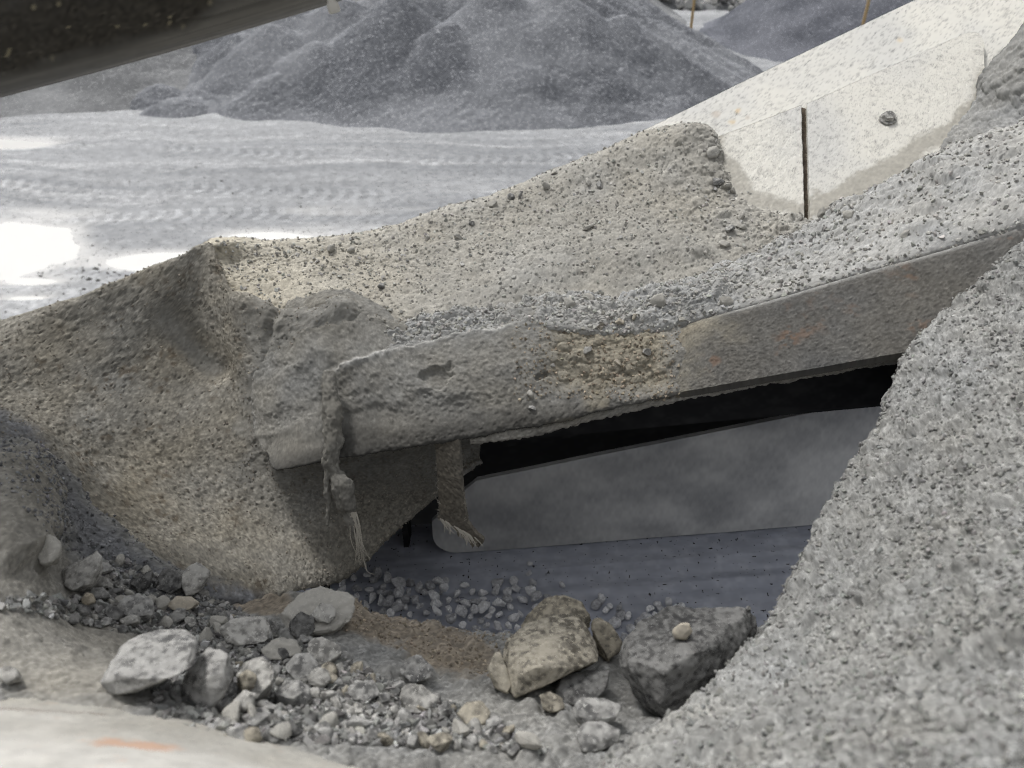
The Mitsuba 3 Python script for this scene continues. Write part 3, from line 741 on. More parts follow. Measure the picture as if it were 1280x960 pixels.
# ------------------------------------------------------------------ below the deflector: belt, rubber skirt, steel blackened as shade
BZ = 2.731
def belt_z(x, y):
    u = (y - 0.055 * x)
    return BZ + 0.052 * x + 0.010 * step(1.10, 1.24, u) + 0.004 * np.exp(-((u - 1.125) / .012) ** 2) - 0.003 * np.exp(-((u - 1.15) / .01) ** 2) + 0.003 * np.exp(-((u - 1.19) / .008) ** 2)
x, y = np.meshgrid(np.linspace(-1.1, 1.5, 200), np.linspace(0.45, 1.36, 160))
y = y + 0.055 * x
Gb = np.stack([x, y, belt_z(x, y)], -1)
Gb[..., 2] += 0.002 * fb(Gb, .06, 3, 81)
cb = thing('conveyor_belt', 'dark blue-grey rubber conveyor belt with faint length-wise ridges under the deflector', 'conveyor belt')
put('belt_band', grid_mesh(Gb, [0, 0, -0.014]), 'belt_rubber', cb, smooth=True)

put('belt_trough', bar3([-1.08, 0.86, 2.63 - .056], [1.48, 0.86 + .14, 2.63 + .077], 0.84, 0.16), 'shade_black_steel', cb)
for yy in (0.62, 1.22):
    put('frame_rail', bar3([-1.08, yy - .06, 2.40], [1.48, yy + .08, 2.53], 0.09, 0.20), 'shade_black_steel', cb)

def skirt_y(x): return 1.262 + 0.055 * x
# rubber skirt: a hanging panel with a round lower left corner, its lower edge just clear of the belt
xs0, xs1 = -0.175, 1.5
def skirt_outline():
    pts = []
    for a in np.linspace(math.pi, 1.5 * math.pi, 12):
        pts.append((xs0 + 0.055 + 0.055 * math.cos(a), 0.055 + 0.055 * math.sin(a)))
    return pts + [(xs1, 0.0), (xs1, 0.41), (xs0 + 0.10, 0.185), (xs0 + 0.07, 0.16), (xs0 + 0.0, 0.09)]
cs = m3.CrossSection([np.array(skirt_outline())], m3.FillRule.NonZero)
m = m3.Manifold.extrude(cs, 0.012).refine_to_length(0.02).to_mesh()
v = np.array(m.vert_properties[:, :3], float)
sx, sh, st = v[:, 0], v[:, 1], v[:, 2]
lean = 0.16 * sh + 0.10 * np.maximum(0, 0.05 - sh) ** 1.0
W = np.stack([sx, skirt_y(sx) - st + lean * 1.0 + 0.004 * fb(v, .2, 2, 3), belt_z(sx, skirt_y(sx)) + 0.004 + 0.055 * np.clip(sx - .1, 0, 9) * 0 + sh], 1)
put('rubber_skirt', (W, np.array(m.tri_verts)), 'skirt_rubber')
tag('rubber_skirt', 'grey dusty rubber skirt panel with rounded lower corner standing behind the belt', 'rubber skirt')

fr = thing('chute_frame', 'steel frame coloured near black for the shade in the gap between the deflector and the rubber skirt', 'steel frame')
put('clamp_bar', bar3([-0.30, 1.335, 2.975], [1.6, 1.44, 3.24], 0.03, 0.09), 'shade_black_steel', fr)
put('cross_beam', bar3([-0.40, 1.43, 3.03], [1.6, 1.54, 3.30], 0.08, 0.16), 'shade_black_steel', fr)
put('light_seal_plate', bar3([-0.46, 1.52, 2.74], [1.6, 1.63, 2.86], 0.012, 0.78), 'shade_black_steel', fr)  # plate added to keep daylight from showing through the gap
put('gap_shade_plate', bar3([-0.20, 1.235, 3.13], [1.3, 1.20, 3.33], 0.01, 0.17), 'shade_black_steel', fr)  # near-black plate added as the shade behind the deflector's lower edge
put('end_plate', bar3([-0.40, 1.16, 2.78], [-0.40, 1.52, 2.78], 0.012, 0.36), 'shade_black_steel', fr)
put('gusset', bar3([-0.24, 1.30, 2.70], [-0.24, 1.30, 2.98], 0.05, 0.012, (1, 0, 0)), 'shade_black_steel', fr)

# ------------------------------------------------------------------ the near flank at the right: a thick crust of dust on a steel cheek
edge = [(1360, 240, 1.30), (1285, 298, 1.25), (1210, 365, 1.22), (1150, 418, 1.20), (1131, 445, 1.185), (1113, 498, 1.14), (1078, 560, 1.09), (1040, 622, 1.03), (1010, 685, .98), (978, 745, .935), (950, 792, .895), (890, 855, .82), (820, 915, .74), (745, 970, .675), (690, 1010, .64)]
E0 = resample(edge, 80)
flank_rows = [E0 + np.array([0.03, 0.05, -0.32]), E0 + np.array([0.012, 0.020, -0.10]), E0 + np.array([0.002, 0.006, -0.022]), edge,
    [(1400, 270, 1.24), (1305, 320, 1.19), (1225, 395, 1.15), (1180, 445, 1.125), (1160, 485, 1.10), (1140, 530, 1.06), (1105, 600, 1.0), (1080, 660, .945), (1050, 725, .89), (1020, 785, .835), (980, 840, .78), (915, 905, .70), (845, 965, .64), (780, 1015, .59), (730, 1050, .57)],
    [(1480, 330, 1.05), (1400, 400, 1.0), (1340, 450, .97), (1300, 510, .92), (1270, 570, .87), (1240, 640, .81), (1205, 710, .745), (1170, 780, .68), (1130, 850, .62), (1070, 920, .56), (1000, 980, .52), (930, 1040, .49), (870, 1080, .48)],
    [(1600, 480, .82), (1540, 560, .76), (1490, 640, .69), (1450, 720, .62), (1400, 800, .55), (1350, 880, .49), (1280, 960, .44), (1200, 1040, .41), (1110, 1120, .40)],
    [(1900, 700, .6), (1850, 800, .54), (1800, 900, .48), (1700, 1000, .42), (1600, 1100, .37), (1450, 1200, .34), (1300, 1280, .34)]]
Gf = patch(flank_rows, 490, 340, hidden=(.12, .4))
N = normals(Gf)
h = 0.018 * fb(Gf, 0.16, 3, 91) + 0.008 * fb(Gf, 0.035, 3, 92) + 0.006 * fb(Gf, 0.016, 2, 93)
h += lumps(Gf, 6000, 0.004, 0.010, 94, 0.42) + lumps(Gf, 500, .006, .016, 194, .5) - 0.006 * pits(Gf, 350, 0.003, 0.009, 95)
q = world_of(Gf, 1245, 808)
d = np.linalg.norm((Gf - q) * [1, 1, 1.3], axis=-1)
h -= 0.026 * step(0.034, 0.010, d + 0.016 * fb(Gf, .02, 3, 96))
Gf = Gf + N * h[..., None]
c = dusty(Gf, [0.220, 0.220, 0.211], 97, .5, .24)
fl = sheet('dusty_cheek', Gf, c, label='large near flank at the right edge, thickly crusted with pocked pale grey dust', category='dusty cheek plate')

# ------------------------------------------------------------------ the rubble bed at the front: grit, dust bank at the left, lip above the belt
lip = [(-330, 640, .99), (-60, 520, 1.16), (20, 560, 1.165), (75, 620, 1.15), (160, 695, 1.145), (245, 745, 1.16), (310, 757, 1.19), (350, 748, 1.21), (390, 738, 1.20), (440, 745, 1.19), (455, 762, 1.18), (520, 780, 1.165), (600, 793, 1.14), (700, 800, 1.10), (780, 815, 1.07), (860, 815, 1.04), (940, 790, 1.0), (990, 770, .985), (1040, 760, .97)]
L0 = resample(lip, 110)
w = step(0.40, 0.50, np.linspace(0, 1, 110))[:, None]
drop1 = w * np.array([0.0, 0.02, -0.06]) + (1 - w) * np.array([0.02, 0.03, -0.03])
drop2 = w * np.array([0.0, 0.05, -0.42]) + (1 - w) * np.array([0.06, 0.05, -0.3])
bed_rows = [L0 + drop2, L0 + drop1, lip,
    [(-330, 670, .95), (-60, 545, 1.10), (10, 560, 1.10), (50, 600, 1.09), (72, 655, 1.08), (110, 715, 1.08), (170, 760, 1.075), (240, 785, 1.07), (330, 782, 1.09), (420, 775, 1.09), (500, 806, 1.07), (580, 822, 1.045), (690, 840, 1.0), (790, 850, .975), (870, 860, .95), (950, 840, .91), (1010, 820, .87)],
    [(-330, 700, .90), (-60, 590, 1.0), (5, 590, 1.01), (45, 630, 1.02), (60, 700, 1.0), (100, 760, .98), (180, 800, .975), (270, 825, .965), (360, 825, .965), (450, 830, .96), (540, 850, .945), (640, 870, .92), (740, 885, .90), (830, 900, .86), (910, 880, .83), (980, 860, .80)],
    [(-330, 780, .80), (-60, 700, .87), (0, 730, .865), (60, 780, .86), (130, 830, .85), (200, 858, .835), (300, 880, .83), (400, 893, .825), (500, 905, .82), (600, 915, .81), (700, 925, .80), (790, 940, .77), (870, 935, .745), (940, 910, .73)],
    [(-330, 880, .71), (-60, 856, .735), (60, 860, .735), (150, 870, .735), (260, 895, .735), (380, 920, .725), (500, 945, .71), (620, 965, .70), (720, 985, .69), (820, 990, .67), (900, 970, .66)],
    [(-330, 905, .68), (-60, 880, .70), (60, 885, .70), (150, 897, .70), (260, 925, .69), (380, 955, .68), (500, 985, .665), (620, 1010, .655), (720, 1030, .64), (820, 1040, .63), (900, 1030, .62)],
    [(-330, 975, .64), (-60, 960, .66), (60, 965, .66), (150, 980, .66), (260, 1000, .65), (380, 1030, .64), (500, 1060, .63), (620, 1080, .62), (720, 1090, .60), (820, 1100, .60), (900, 1100, .60)]]
Gs = patch(bed_rows, 600, 280, hidden=(.10, .5))
N = normals(Gs)
X = pix(Gs.reshape(-1, 3)).reshape(Gs.shape[:2] + (2,))
def ell(cx, cy, rx, ry, ang=0):
    a = math.radians(ang)
    u = (X[..., 0] - cx) * math.cos(a) + (X[..., 1] - cy) * math.sin(a)
    v_ = -(X[..., 0] - cx) * math.sin(a) + (X[..., 1] - cy) * math.cos(a)
    return step(1.15, 0.75, np.hypot(u / rx, v_ / ry) + 0.5 * fb(Gs, .03, 3, 100))
smoothb = np.maximum(ell(30, 770, 190, 100, 28), ell(10, 640, 70, 90, 15))
rub = 1 - smoothb
gate = step(980, 930, X[..., 1])
h = 0.018 * fb(Gs, 0.10, 3, 101) + 0.010 * fb(Gs, 0.03, 3, 102) + 0.003 * fb(Gs, .010, 2, 103)
h += rub * (lumps(Gs, 5000, 0.004, 0.009, 104, .5) + lumps(Gs, 900, 0.006, 0.018, 105, .5)) + smoothb * (lumps(Gs, 1200, .004, .008, 106, .35) + .004 * np.abs(fb(Gs, .03, 3, 199)))
h += 0.022 * ell(10, 640, 60, 75, 20)
Gs = Gs + N * h[..., None]
c = dusty(Gs, [0.195, 0.194, 0.186], 107, .5, .22)
c = lerp(c, dusty(Gs, [0.215, 0.206, 0.184], 108, .45), smoothb * .9)
bandw = near_line(Gs, np.array([at(*p) for p in [(-40, 540, 1.15), (60, 620, 1.14), (150, 705, 1.12), (230, 755, 1.12)]]), 0.07) * rub
c = lerp(c, dusty(Gs, [0.15, 0.153, 0.16], 109, .5), step(.2, .7, bandw))
brown = np.maximum(ell(470, 775, 75, 25, 15), ell(560, 815, 70, 28, 15)) 
brown = np.maximum(brown, ell(330, 755, 45, 14, 5))
c = lerp(c, dusty(Gs, [0.205, 0.176, 0.140], 110, .6), brown * .9)
bed = sheet('rubble_bed', Gs, c, label='bed of grey grit and dust at the front, below the loose rocks', category='rubble bed', kind='structure')

# near steel flange, out of focus along the bottom edge
FL = [(-340, 880, .70), (-70, 862, .715), (60, 872, .715), (150, 884, .712), (260, 908, .705), (380, 938, .695), (480, 966, .68), (600, 1000, .66), (720, 1040, .64)]
F0 = resample(FL, 60)
Gz = patch([F0 + np.array([0, 0.02, -0.03]), F0, F0 * 0.6 + 0.4 * resample([(-450, 1010, .5), (-150, 1000, .5), (200, 1010, .5), (500, 1060, .49), (900, 1120, .48)], 60), resample([(-450, 1010, .5), (-150, 1000, .5), (200, 1010, .5), (500, 1060, .49), (900, 1120, .48)], 60), resample([(-700, 1270, .4), (-250, 1250, .4), (200, 1250, .4), (500, 1260, .4), (900, 1260, .4)], 60)], 190, 170)
N = normals(Gz)
h = 0.004 * fb(Gz, .1, 3, 111) + .0022 * fb(Gz, .012, 3, 112) + lumps(Gz, 2600, .001, .0035, 113, .4)
Gz = Gz + N * h[..., None]
X = pix(Gz.reshape(-1, 3)).reshape(Gz.shape[:2] + (2,))
pc = np.clip(np.array([0.46, 0.45, 0.42]) * (1 + 0.5 * fb(Gz, .02, 3, 114) + .35 * fb(Gz, .15, 3, 115))[..., None], 0, 1)
far = step(95, 8, np.linspace(0, 170, 170)[:, None] + 60 * fb(Gz, .04, 3, 116))
c = lerp(pc, dusty(Gz, [0.30, .29, .26], 117), far)
q = np.array([world_of(Gz, *p) for p in [(140, 928), (165, 930), (198, 934)]])
ru = near_line(Gz, q, 0.022)
c = lerp(c, np.array([0.50, 0.235, 0.11]) * np.ones_like(c), step(0.15, 0.75, ru + 1.1 * fb(Gz, .010, 3, 118)) * .5)
se = near_line(Gz, np.array([world_of(Gz, *p) for p in [(-40, 884), (60, 890), (128, 893)]]), 0.004)
c = lerp(c, np.array([.16, .12, .1]) * np.ones_like(c), se * .6)
sheet('steel_flange', Gz, c, 'paint', label='pale steel flange with a small orange rust spot along the lower left edge', category='steel flange', back=[0, -0.01, -.02])

# ------------------------------------------------------------------ rocks and stones
def depth_at(keys, px, py):
    ds = []
    for k in [keys] if isinstance(keys, str) else keys:
        P, _, Xp = SHEETS[k]
        q = ((Xp - [px, py]) ** 2).sum(1)
        near = np.argsort(q)[:8]
        near = near[q[near] < 80]
        if len(near): ds.append(((P[near] - EYE) @ FWD).min())
    return min(ds) if ds else None
def rock(outline, d, label, mat='rock_grey', back=0.10, bulge=(), r=0.005, rough=0.005, seed=1, name='rock', group=None, shrink=.75, fine=0.0033, on='rubble_bed'):
    """A big rock: its corners (px, py, depth offset) as seen, some nearer corners, and a smaller back side."""
    lowest = max(outline, key=lambda q: q[1])
    if on == 'stack':
        on = [k for k in SHEETS if k == 'rubble_bed' or k.startswith('rock')]
    if on is not None:
        found = depth_at(on, lowest[0], lowest[1])
        d = d if found is None or abs(found - d) > .3 else found - lowest[2] - 0.010
    pts = [at(px, py, d + o) for px, py, o in outline] + [at(px, py, d + o) for px, py, o in bulge]
    c = np.mean(pts[:len(outline)], 0)
    dirn = (c - EYE) / np.linalg.norm(c - EYE)
    dirn = dirn * 0.55 + np.array([0, 0.25, -0.75]) * 0.45
    pts += [c + (p - c) * shrink + dirn * back for p in pts[:len(outline)]]
    m = hull_rock(pts, min(r, .0025), fine, rough, seed, size=0.035)
    key = put(name, m, mat, smooth=45)
    SHEETS[key] = (m[0], m[0] * 0, pix(m[0]))
    tag(key, label, 'rock' if name == 'rock' else name.replace('_', ' '), group)
    return key

rock([(122, 858, .0), (127, 838, .01), (150, 810, .04), (176, 797, .06), (205, 790, .07), (230, 789, .07), (247, 805, .03), (243, 821, .0), (225, 836, -.012), (202, 848, -.02), (160, 862, -.015), (132, 865, -.005)], .875,
     'largest flat-topped grey rock at the left front, dark hollow under it', 'rock_grey', .05, [(165, 850, -.02)], seed=401, r=.006)
rock([(257, 813, .02), (275, 816, .015), (289, 826, .0), (291, 838, -.01), (276, 866, -.02), (264, 884, -.02), (242, 881, -.015), (231, 866, -.005), (234, 845, .005)], .85,
     'upright squarish pale grey block leaning against the right end of the flat-topped rock', 'rock_grey', .06, [(262, 848, -.02)], seed=402)
rock([(292, 842, 0), (305, 826, .01), (325, 821, .02), (340, 836, .01), (337, 856, 0), (318, 872, -.01), (296, 874, -.01)], .845,
     'crumbly grey rock with a brown chip before it, right of the upright block', 'rock_pale', .06, seed=403, rough=.009)
rock([(298, 848, 0), (308, 838, 0), (318, 843, 0), (316, 858, -.003), (304, 863, -.004), (297, 859, 0)], .83, 'small brown stone wedged in front of the crumbly grey rock', 'rock_tan', .03, seed=404, on='stack', r=.003)
rock([(296, 876, 0), (306, 864, .005), (318, 866, .005), (314, 880, 0), (303, 889, -.003), (292, 884, 0)], .822, 'pale stone at the foot of the upright block, below the small brown stone', 'rock_pale', .03, seed=405, r=.003)
rock([(339, 864, 0), (350, 853, .008), (372, 851, .01), (391, 865, .005), (391, 876, 0), (371, 883, -.008), (347, 881, -.005)], .84,
     'smooth oval grey stone lying at the front edge of the rubble, left of centre', 'rock_grey', .045, [(365, 866, -.012)], seed=406, r=.008)
rock([(278, 786, 0), (292, 776, .02), (318, 771, .03), (337, 774, .02), (343, 790, 0), (331, 801, -.01), (302, 807, -.015), (284, 800, -.005)], .955,
     'pale flat ragged stone behind the upright block', 'rock_pale', .05, seed=407, rough=.01)
rock([(352, 770, 0), (362, 752, .02), (386, 738, .035), (412, 734, .04), (436, 737, .035), (442, 748, .02), (440, 776, -.005), (412, 791, -.02), (378, 796, -.02), (356, 787, -.01)], 1.03,
     'big dust-caked grey lump on the lip above the belt, left of centre', 'stone_dust', .09, seed=408, rough=.012)
rock([(388, 768, 0), (398, 756, .005), (414, 757, .005), (420, 768, 0), (411, 777, -.008), (396, 775, -.005)], 1.0, 'sharp pale chip stuck on the dust-caked lump above the belt', 'rock_pale', .03, seed=409, on='stack', r=.003)
rock([(362, 778, 0), (376, 765, .0), (391, 773, 0), (391, 790, -.005), (374, 797, -.01), (362, 790, 0)], .985, 'dark grey stone below the sharp pale chip on the lump', 'rock_dark', .035, seed=410, on='stack', r=.003)
rock([(381, 813, 0), (390, 800, .01), (408, 797, .012), (423, 804, .005), (425, 818, -.002), (412, 831, -.01), (394, 829, -.008)], .935, 'angular pale grey stone right of the dust-caked rocks, above the pebbly patch', 'rock_pale', .045, seed=411)
rock([(358, 832, 0), (372, 817, .01), (388, 818, .01), (399, 834, 0), (386, 848, -.01), (366, 848, -.008)], .90, 'rough grey stone just behind the oval grey stone', 'rock_grey', .045, seed=412, rough=.008)
rock([(385, 846, 0), (395, 836, .006), (408, 838, .005), (413, 850, 0), (402, 859, -.006), (388, 857, -.004)], .875, 'small pale angular stone right behind the oval grey stone', 'rock_pale', .035, seed=413, r=.003)
rock([(328, 812, 0), (345, 801, .01), (368, 803, .012), (374, 815, 0), (355, 824, -.008), (335, 822, -.005)], .925, 'dusty flat stone between the pale ragged stone and the rough grey stone', 'stone_dust', .045, seed=414, rough=.008)

rock([(625, 818, .01), (634, 800, .03), (662, 780, .06), (700, 770, .075), (722, 772, .07), (733, 784, .05), (748, 812, .02), (747, 824, .0), (728, 833, -.015), (702, 843, -.025), (672, 858, -.035), (644, 869, -.03), (633, 852, -.015)], .965,
     'big tan granite block, the largest brown rock at bottom centre', 'rock_tan', .10, [(668, 835, -.04), (650, 845, -.035)], seed=421, r=.005, rough=.006)
rock([(652, 782, .0), (660, 768, .01), (682, 750, .03), (706, 741, .035), (728, 750, .03), (738, 764, .015), (737, 782, .0), (716, 776, -.01), (690, 772, -.012)], 1.045,
     'rounded darker brown rock peeking over the top of the big tan block', 'rock_brown', .08, seed=422, r=.006)
rock([(739, 778, .01), (748, 769, .015), (762, 782, .01), (776, 802, .0), (774, 813, -.004), (758, 826, -.012), (747, 814, -.006)], 1.0,
     'narrow brown slab standing at the right side of the big tan block', 'rock_brown', .05, seed=423, r=.003)
rock([(612, 835, 0), (620, 818, .01), (632, 822, .01), (640, 845, .0), (636, 865, -.01), (620, 858, -.008)], .945, 'brown dusty stone tucked against the left side of the big tan block', 'rock_tan', .05, seed=430, rough=.007)
rock([(690, 866, .0), (700, 852, .01), (718, 840, .025), (745, 832, .03), (760, 838, .02), (757, 858, .0), (744, 874, -.012), (724, 881, -.02), (703, 874, -.012)], .925,
     'blackish angular rock right under the big tan block', 'rock_dark', .06, seed=424)
rock([(771, 825, .0), (778, 803, .02), (800, 780, .04), (832, 763, .06), (872, 755, .07), (905, 750, .075), (930, 748, .075), (950, 756, .06), (950, 782, .04), (935, 815, .02), (900, 848, -.01), (862, 880, -.03), (830, 899, -.04), (812, 890, -.03), (788, 866, -.015)], .925,
     'largest dark grey lump, sooty and pitted, wedged against the dusty cheek', 'rock_dark', .13, [(830, 840, -.05), (870, 815, -.035), (800, 830, -.03)], seed=425, r=.010, rough=.013)
rock([(843, 790, 0), (849, 780, 0), (860, 779, 0), (864, 789, 0), (855, 798, -.003), (846, 797, 0)], .88, 'small tan pebble stuck to the face of the largest dark lump', 'rock_ochre', .02, seed=426, on='stack', r=.003)
rock([(716, 884, .0), (728, 874, .01), (755, 873, .012), (774, 884, .005), (768, 898, -.004), (742, 906, -.01), (722, 900, -.006)], .865, 'flat pale stone in front of the blackish angular rock', 'rock_grey', .045, seed=427)
rock([(720, 917, .0), (732, 907, .01), (758, 904, .01), (773, 913, .005), (770, 926, -.004), (748, 936, -.01), (726, 936, -.008)], .825, 'grey slab lying nearest the camera at bottom centre', 'rock_grey', .045, seed=428)
rock([(676, 870, 0), (688, 866, .004), (701, 873, .002), (704, 884, -.003), (692, 890, -.006), (680, 885, -.003)], .895, 'small round brown stone below the big tan block', 'rock_tan', .03, seed=429, r=.005)
rock([(574, 892, 0), (584, 880, .006), (602, 878, .006), (612, 888, .002), (606, 903, -.005), (588, 909, -.008)], .865, 'single tan-grey stone in the grit left below the big tan block', 'rock_tan', .035, seed=431, r=.004)
rock([(501, 872, 0), (507, 858, .008), (526, 856, .01), (544, 872, .002), (542, 884, -.004), (522, 891, -.010), (506, 888, -.006)], .885, 'white-faced grey block with a dark side, lower of two at centre', 'rock_pale', .04, seed=432, r=.003)
rock([(499, 838, 0), (508, 825, .008), (524, 820, .01), (538, 834, .003), (536, 847, -.004), (516, 852, -.008)], .935, 'dark-sided pale block, upper of two at centre', 'rock_grey', .04, seed=433, r=.003)
rock([(435, 862, 0), (447, 851, .008), (466, 852, .008), (474, 866, 0), (462, 876, -.007), (442, 874, -.005)], .88, 'grey stone alone in the pebbly grit right of the oval stone', 'rock_grey', .035, seed=434)

rock([(75, 716, .01), (84, 706, .015), (104, 697, .02), (119, 689, .02), (126, 698, .01), (121, 718, -.002), (108, 733, -.012), (92, 738, -.014), (79, 730, -.006)], 1.055,
     'pale wedge-shaped rock at the left, where the dust bank meets the dark grit', 'rock_pale', .06, seed=441)
rock([(190, 735, 0), (198, 718, .01), (213, 709, .015), (226, 717, .01), (224, 733, 0), (209, 743, -.008)], 1.065, 'dark grey crumbly stone left of the pale pointed rock in the dark grit', 'rock_dark', .04, seed=442)
rock([(226, 724, 0), (236, 709, .01), (252, 702, .014), (262, 706, .01), (258, 722, 0), (246, 738, -.008), (232, 745, -.010)], 1.06, 'pale pointed rock at the foot of the chute wall, left', 'rock_pale', .045, seed=443)
rock([(146, 760, 0), (156, 745, .01), (172, 741, .012), (190, 752, .005), (190, 768, -.004), (172, 774, -.010), (154, 772, -.006)], 1.035, 'lumpy grey double stone in front of the dark grit at left', 'rock_grey', .045, seed=444, rough=.009)
rock([(211, 757, 0), (222, 745, .006), (238, 744, .006), (248, 753, 0), (236, 760, -.004), (218, 761, -.004)], 1.03, 'thin tan flat stone below the pale pointed rock', 'rock_ochre', .025, seed=445, r=.003)
rock([(46, 690, 0), (52, 673, .008), (66, 670, .010), (73, 682, .004), (69, 700, -.006), (54, 705, -.008)], 1.06, 'dusty stone half buried in the edge of the left dust bank', 'stone_dust', .04, seed=446, rough=.008)
rock([(115, 728, 0), (120, 719, .004), (131, 722, .003), (132, 732, -.002), (122, 736, -.004)], 1.035, 'small pale chip just right of the pale wedge-shaped rock', 'rock_pale', .025, seed=447, r=.003)
rock([(111, 742, 0), (118, 735, .003), (132, 737, .003), (134, 745, -.002), (122, 748, -.004)], 1.02, 'small grey flat stone below the pale wedge-shaped rock', 'rock_grey', .025, seed=448, r=.003)
rock([(103, 749, 0), (108, 743, .002), (115, 745, .002), (116, 752, -.002), (108, 755, -.003)], 1.01, 'tiny round ochre pebble at the edge of the left dust bank', 'rock_ochre', .015, seed=449, r=.003)
rock([(151, 776, 0), (160, 770, .003), (174, 771, .003), (172, 778, -.002), (160, 782, -.004)], .99, 'flat pale chip in front of the lumpy grey double stone', 'rock_pale', .02, seed=450, r=.002)
rock([(213, 772, 0), (220, 762, .003), (231, 762, .003), (229, 772, -.002), (219, 778, -.004)], 1.0, 'grey chip below the thin tan flat stone', 'rock_grey', .02, seed=451, r=.003)
rock([(175, 728, 0), (182, 716, .004), (189, 714, .004), (186, 728, 0), (179, 738, -.004)], 1.06, 'narrow dark upright chip left of the crumbly dark stone', 'rock_dark', .02, seed=452, r=.003)
rock([(-4, 842, 0), (4, 834, .004), (18, 838, .004), (22, 848, -.002), (10, 853, -.004)], .75, 'half-buried pale stone at the left frame edge above the steel flange', 'rock_pale', .03, seed=453, r=.004)

# middling stones of the rubble bed, each a stone
MARKS = [(185, 825, 'the flat-topped rock'), (262, 848, 'the upright block'), (318, 848, 'the crumbly grey rock'), (366, 866, 'the oval stone'), (312, 790, 'the pale ragged stone'), (398, 765, 'the dust-caked lump'),
         (404, 814, 'the angular pale stone'), (690, 820, 'the big tan block'), (725, 858, 'the blackish rock'), (860, 820, 'the largest dark lump'), (746, 922, 'the nearest grey slab'), (592, 893, 'the single tan-grey stone'),
         (522, 873, 'the white-faced block'), (517, 836, 'the dark-sided block'), (455, 865, 'the lone grey stone'), (100, 714, 'the wedge-shaped rock'), (207, 725, 'the crumbly dark stone'), (244, 724, 'the pale pointed rock'), (170, 758, 'the lumpy double stone'), (230, 752, 'the thin tan stone')]
TONE = {'rock_grey': 'grey', 'rock_pale': 'pale', 'rock_dark': 'dark', 'stone_dust': 'dust-coated', 'rock_tan': 'brownish', 'stone_belt': 'grey'}
def whereabouts(px, py):
    dd_ = sorted((math.hypot(px - a, py - b), a, b, c) for a, b, c in MARKS)
    d1, a, b, c = dd_[0]
    ang = math.degrees(math.atan2(b - py, px - a)) % 360
    side = ['right of', 'up right of', 'above', 'up left of', 'left of', 'down left of', 'below', 'down right of'][int((ang + 22.5) // 45) % 8]
    far = 'just ' if d1 < 42 else 'well ' if d1 > 75 else ''
    return f'{far}{side} {c}'
placed = []
def scatter_on(key, n, box, size, mats, label, group, name, seed, gap=9, mask=None, sink=.05, sub=2):
    rng = np.random.default_rng(seed)
    k = tries = 0
    while k < n and tries < n * 40:
        tries += 1
        px, py = rng.uniform(box[0], box[2]), rng.uniform(box[1], box[3])
        if mask and not mask(px, py): continue
        s = size[0] + (size[1] - size[0]) * rng.random() ** 2
        if any(math.hypot(px - a, py - b) < gap + c for a, b, c in placed): continue
        p, nn = spot(key, px, py)
        if np.linalg.norm(pix(p) - [px, py]) > 5: continue
        placed.append((px, py, s * FPX / ((p - EYE) @ FWD) * .5))
        m = stone_on(p, nn, s, seed * 1000 + k, sink=sink * .8, sub=sub, rough=.1)
        mt = mats[int(rng.integers(len(mats)))]
        kk = put(name, m, mt, smooth=30)
        size_ = 'tiny' if s < size[0] + .2 * (size[1] - size[0]) else 'small' if s < size[0] + .55 * (size[1] - size[0]) else 'larger'
        tag(kk, f'{size_} {TONE[mt]} stone in the grit {whereabouts(px, py)}', 'stone', group)
        k += 1
def in_bed(px, py):
    return py > 700 + 0.0 * px and not (px < 190 and py > 760 + .2 * px) and py < 925 + .04 * (px - 300) and px < 940 - max(0, py - 800) * 1.15 and not (px < 120 and py < 745) and py > 742 - (250 - px) * .45
def central(px, py): return in_bed(px, py) and px > 270
def leftside(px, py): return in_bed(px, py) and px <= 270
scatter_on(bed, 170, (270, 770, 940, 945), (.0060, .0165), ['rock_grey', 'rock_grey', 'rock_pale', 'rock_grey', 'rock_dark', 'stone_dust', 'rock_pale', 'rock_grey', 'rock_tan'], 'small angular grey stone sunk in the grit bed below the big rocks', 'small stones in the rubble bed', 'small_stone', 51, 5, central)
scatter_on(bed, 60, (90, 680, 290, 800), (.0075, .017), ['rock_grey', 'rock_dark', 'stone_dust', 'rock_pale'], 'small grey stone in the dark grit strip at the foot of the chute wall', 'small stones in the dark grit', 'small_stone', 52, 4, leftside)

# pebbles too small to tell apart
GRIT = {'rock_grey': (.215, .214, .207), 'rock_dark': (.17, .172, .178), 'rock_tan': (.24, .205, .16), 'stone_dust': (.32, .315, .295), 'sand': (.22, .20, .17), 'pale': (.232, .232, .222)}
def gravel(key, n, box, size, mat, name, label, seed, mask=None, sub=1):
    rng = np.random.default_rng(seed)
    P, N, Xp = SHEETS[key]
    ok = np.nonzero((Xp[:, 0] > box[0]) & (Xp[:, 0] < box[2]) & (Xp[:, 1] > box[1]) & (Xp[:, 1] < box[3]))[0]
    if mask is not None:
        ok = ok[[bool(mask(*Xp[k])) for k in ok]]
    pro = [angular(seed * 10 + i, sub, 3, (1, .6 + .05 * i, .5 + .04 * i), .12) for i in range(8)]
    parts, cols = [], []
    for k in rng.choice(ok, n):
        s = size[0] + (size[1] - size[0]) * rng.random() ** 3
        v, f = pro[int(rng.integers(8))]
        parts.append((v @ frame(N[k] + .5 * rng.normal(size=3), rng.random() * 6.28).T * s + P[k] + rng.normal(size=3) * [.001, .001, 0] + N[k] * s * .35, f))
        cols.append(np.tile(np.clip(np.array(GRIT[mat]) * np.exp({'pale': .16, 'rock_grey': .36, 'stone_dust': .18, 'sand': .22}.get(mat, .32) * rng.normal()) * (1 + .015 * rng.normal(size=3)), .02, .5), (len(v), 1)))
    kk = put(name, join(parts), 'dust', color=np.vstack(cols))
    tag(kk, label, 'grit', kind='stuff')
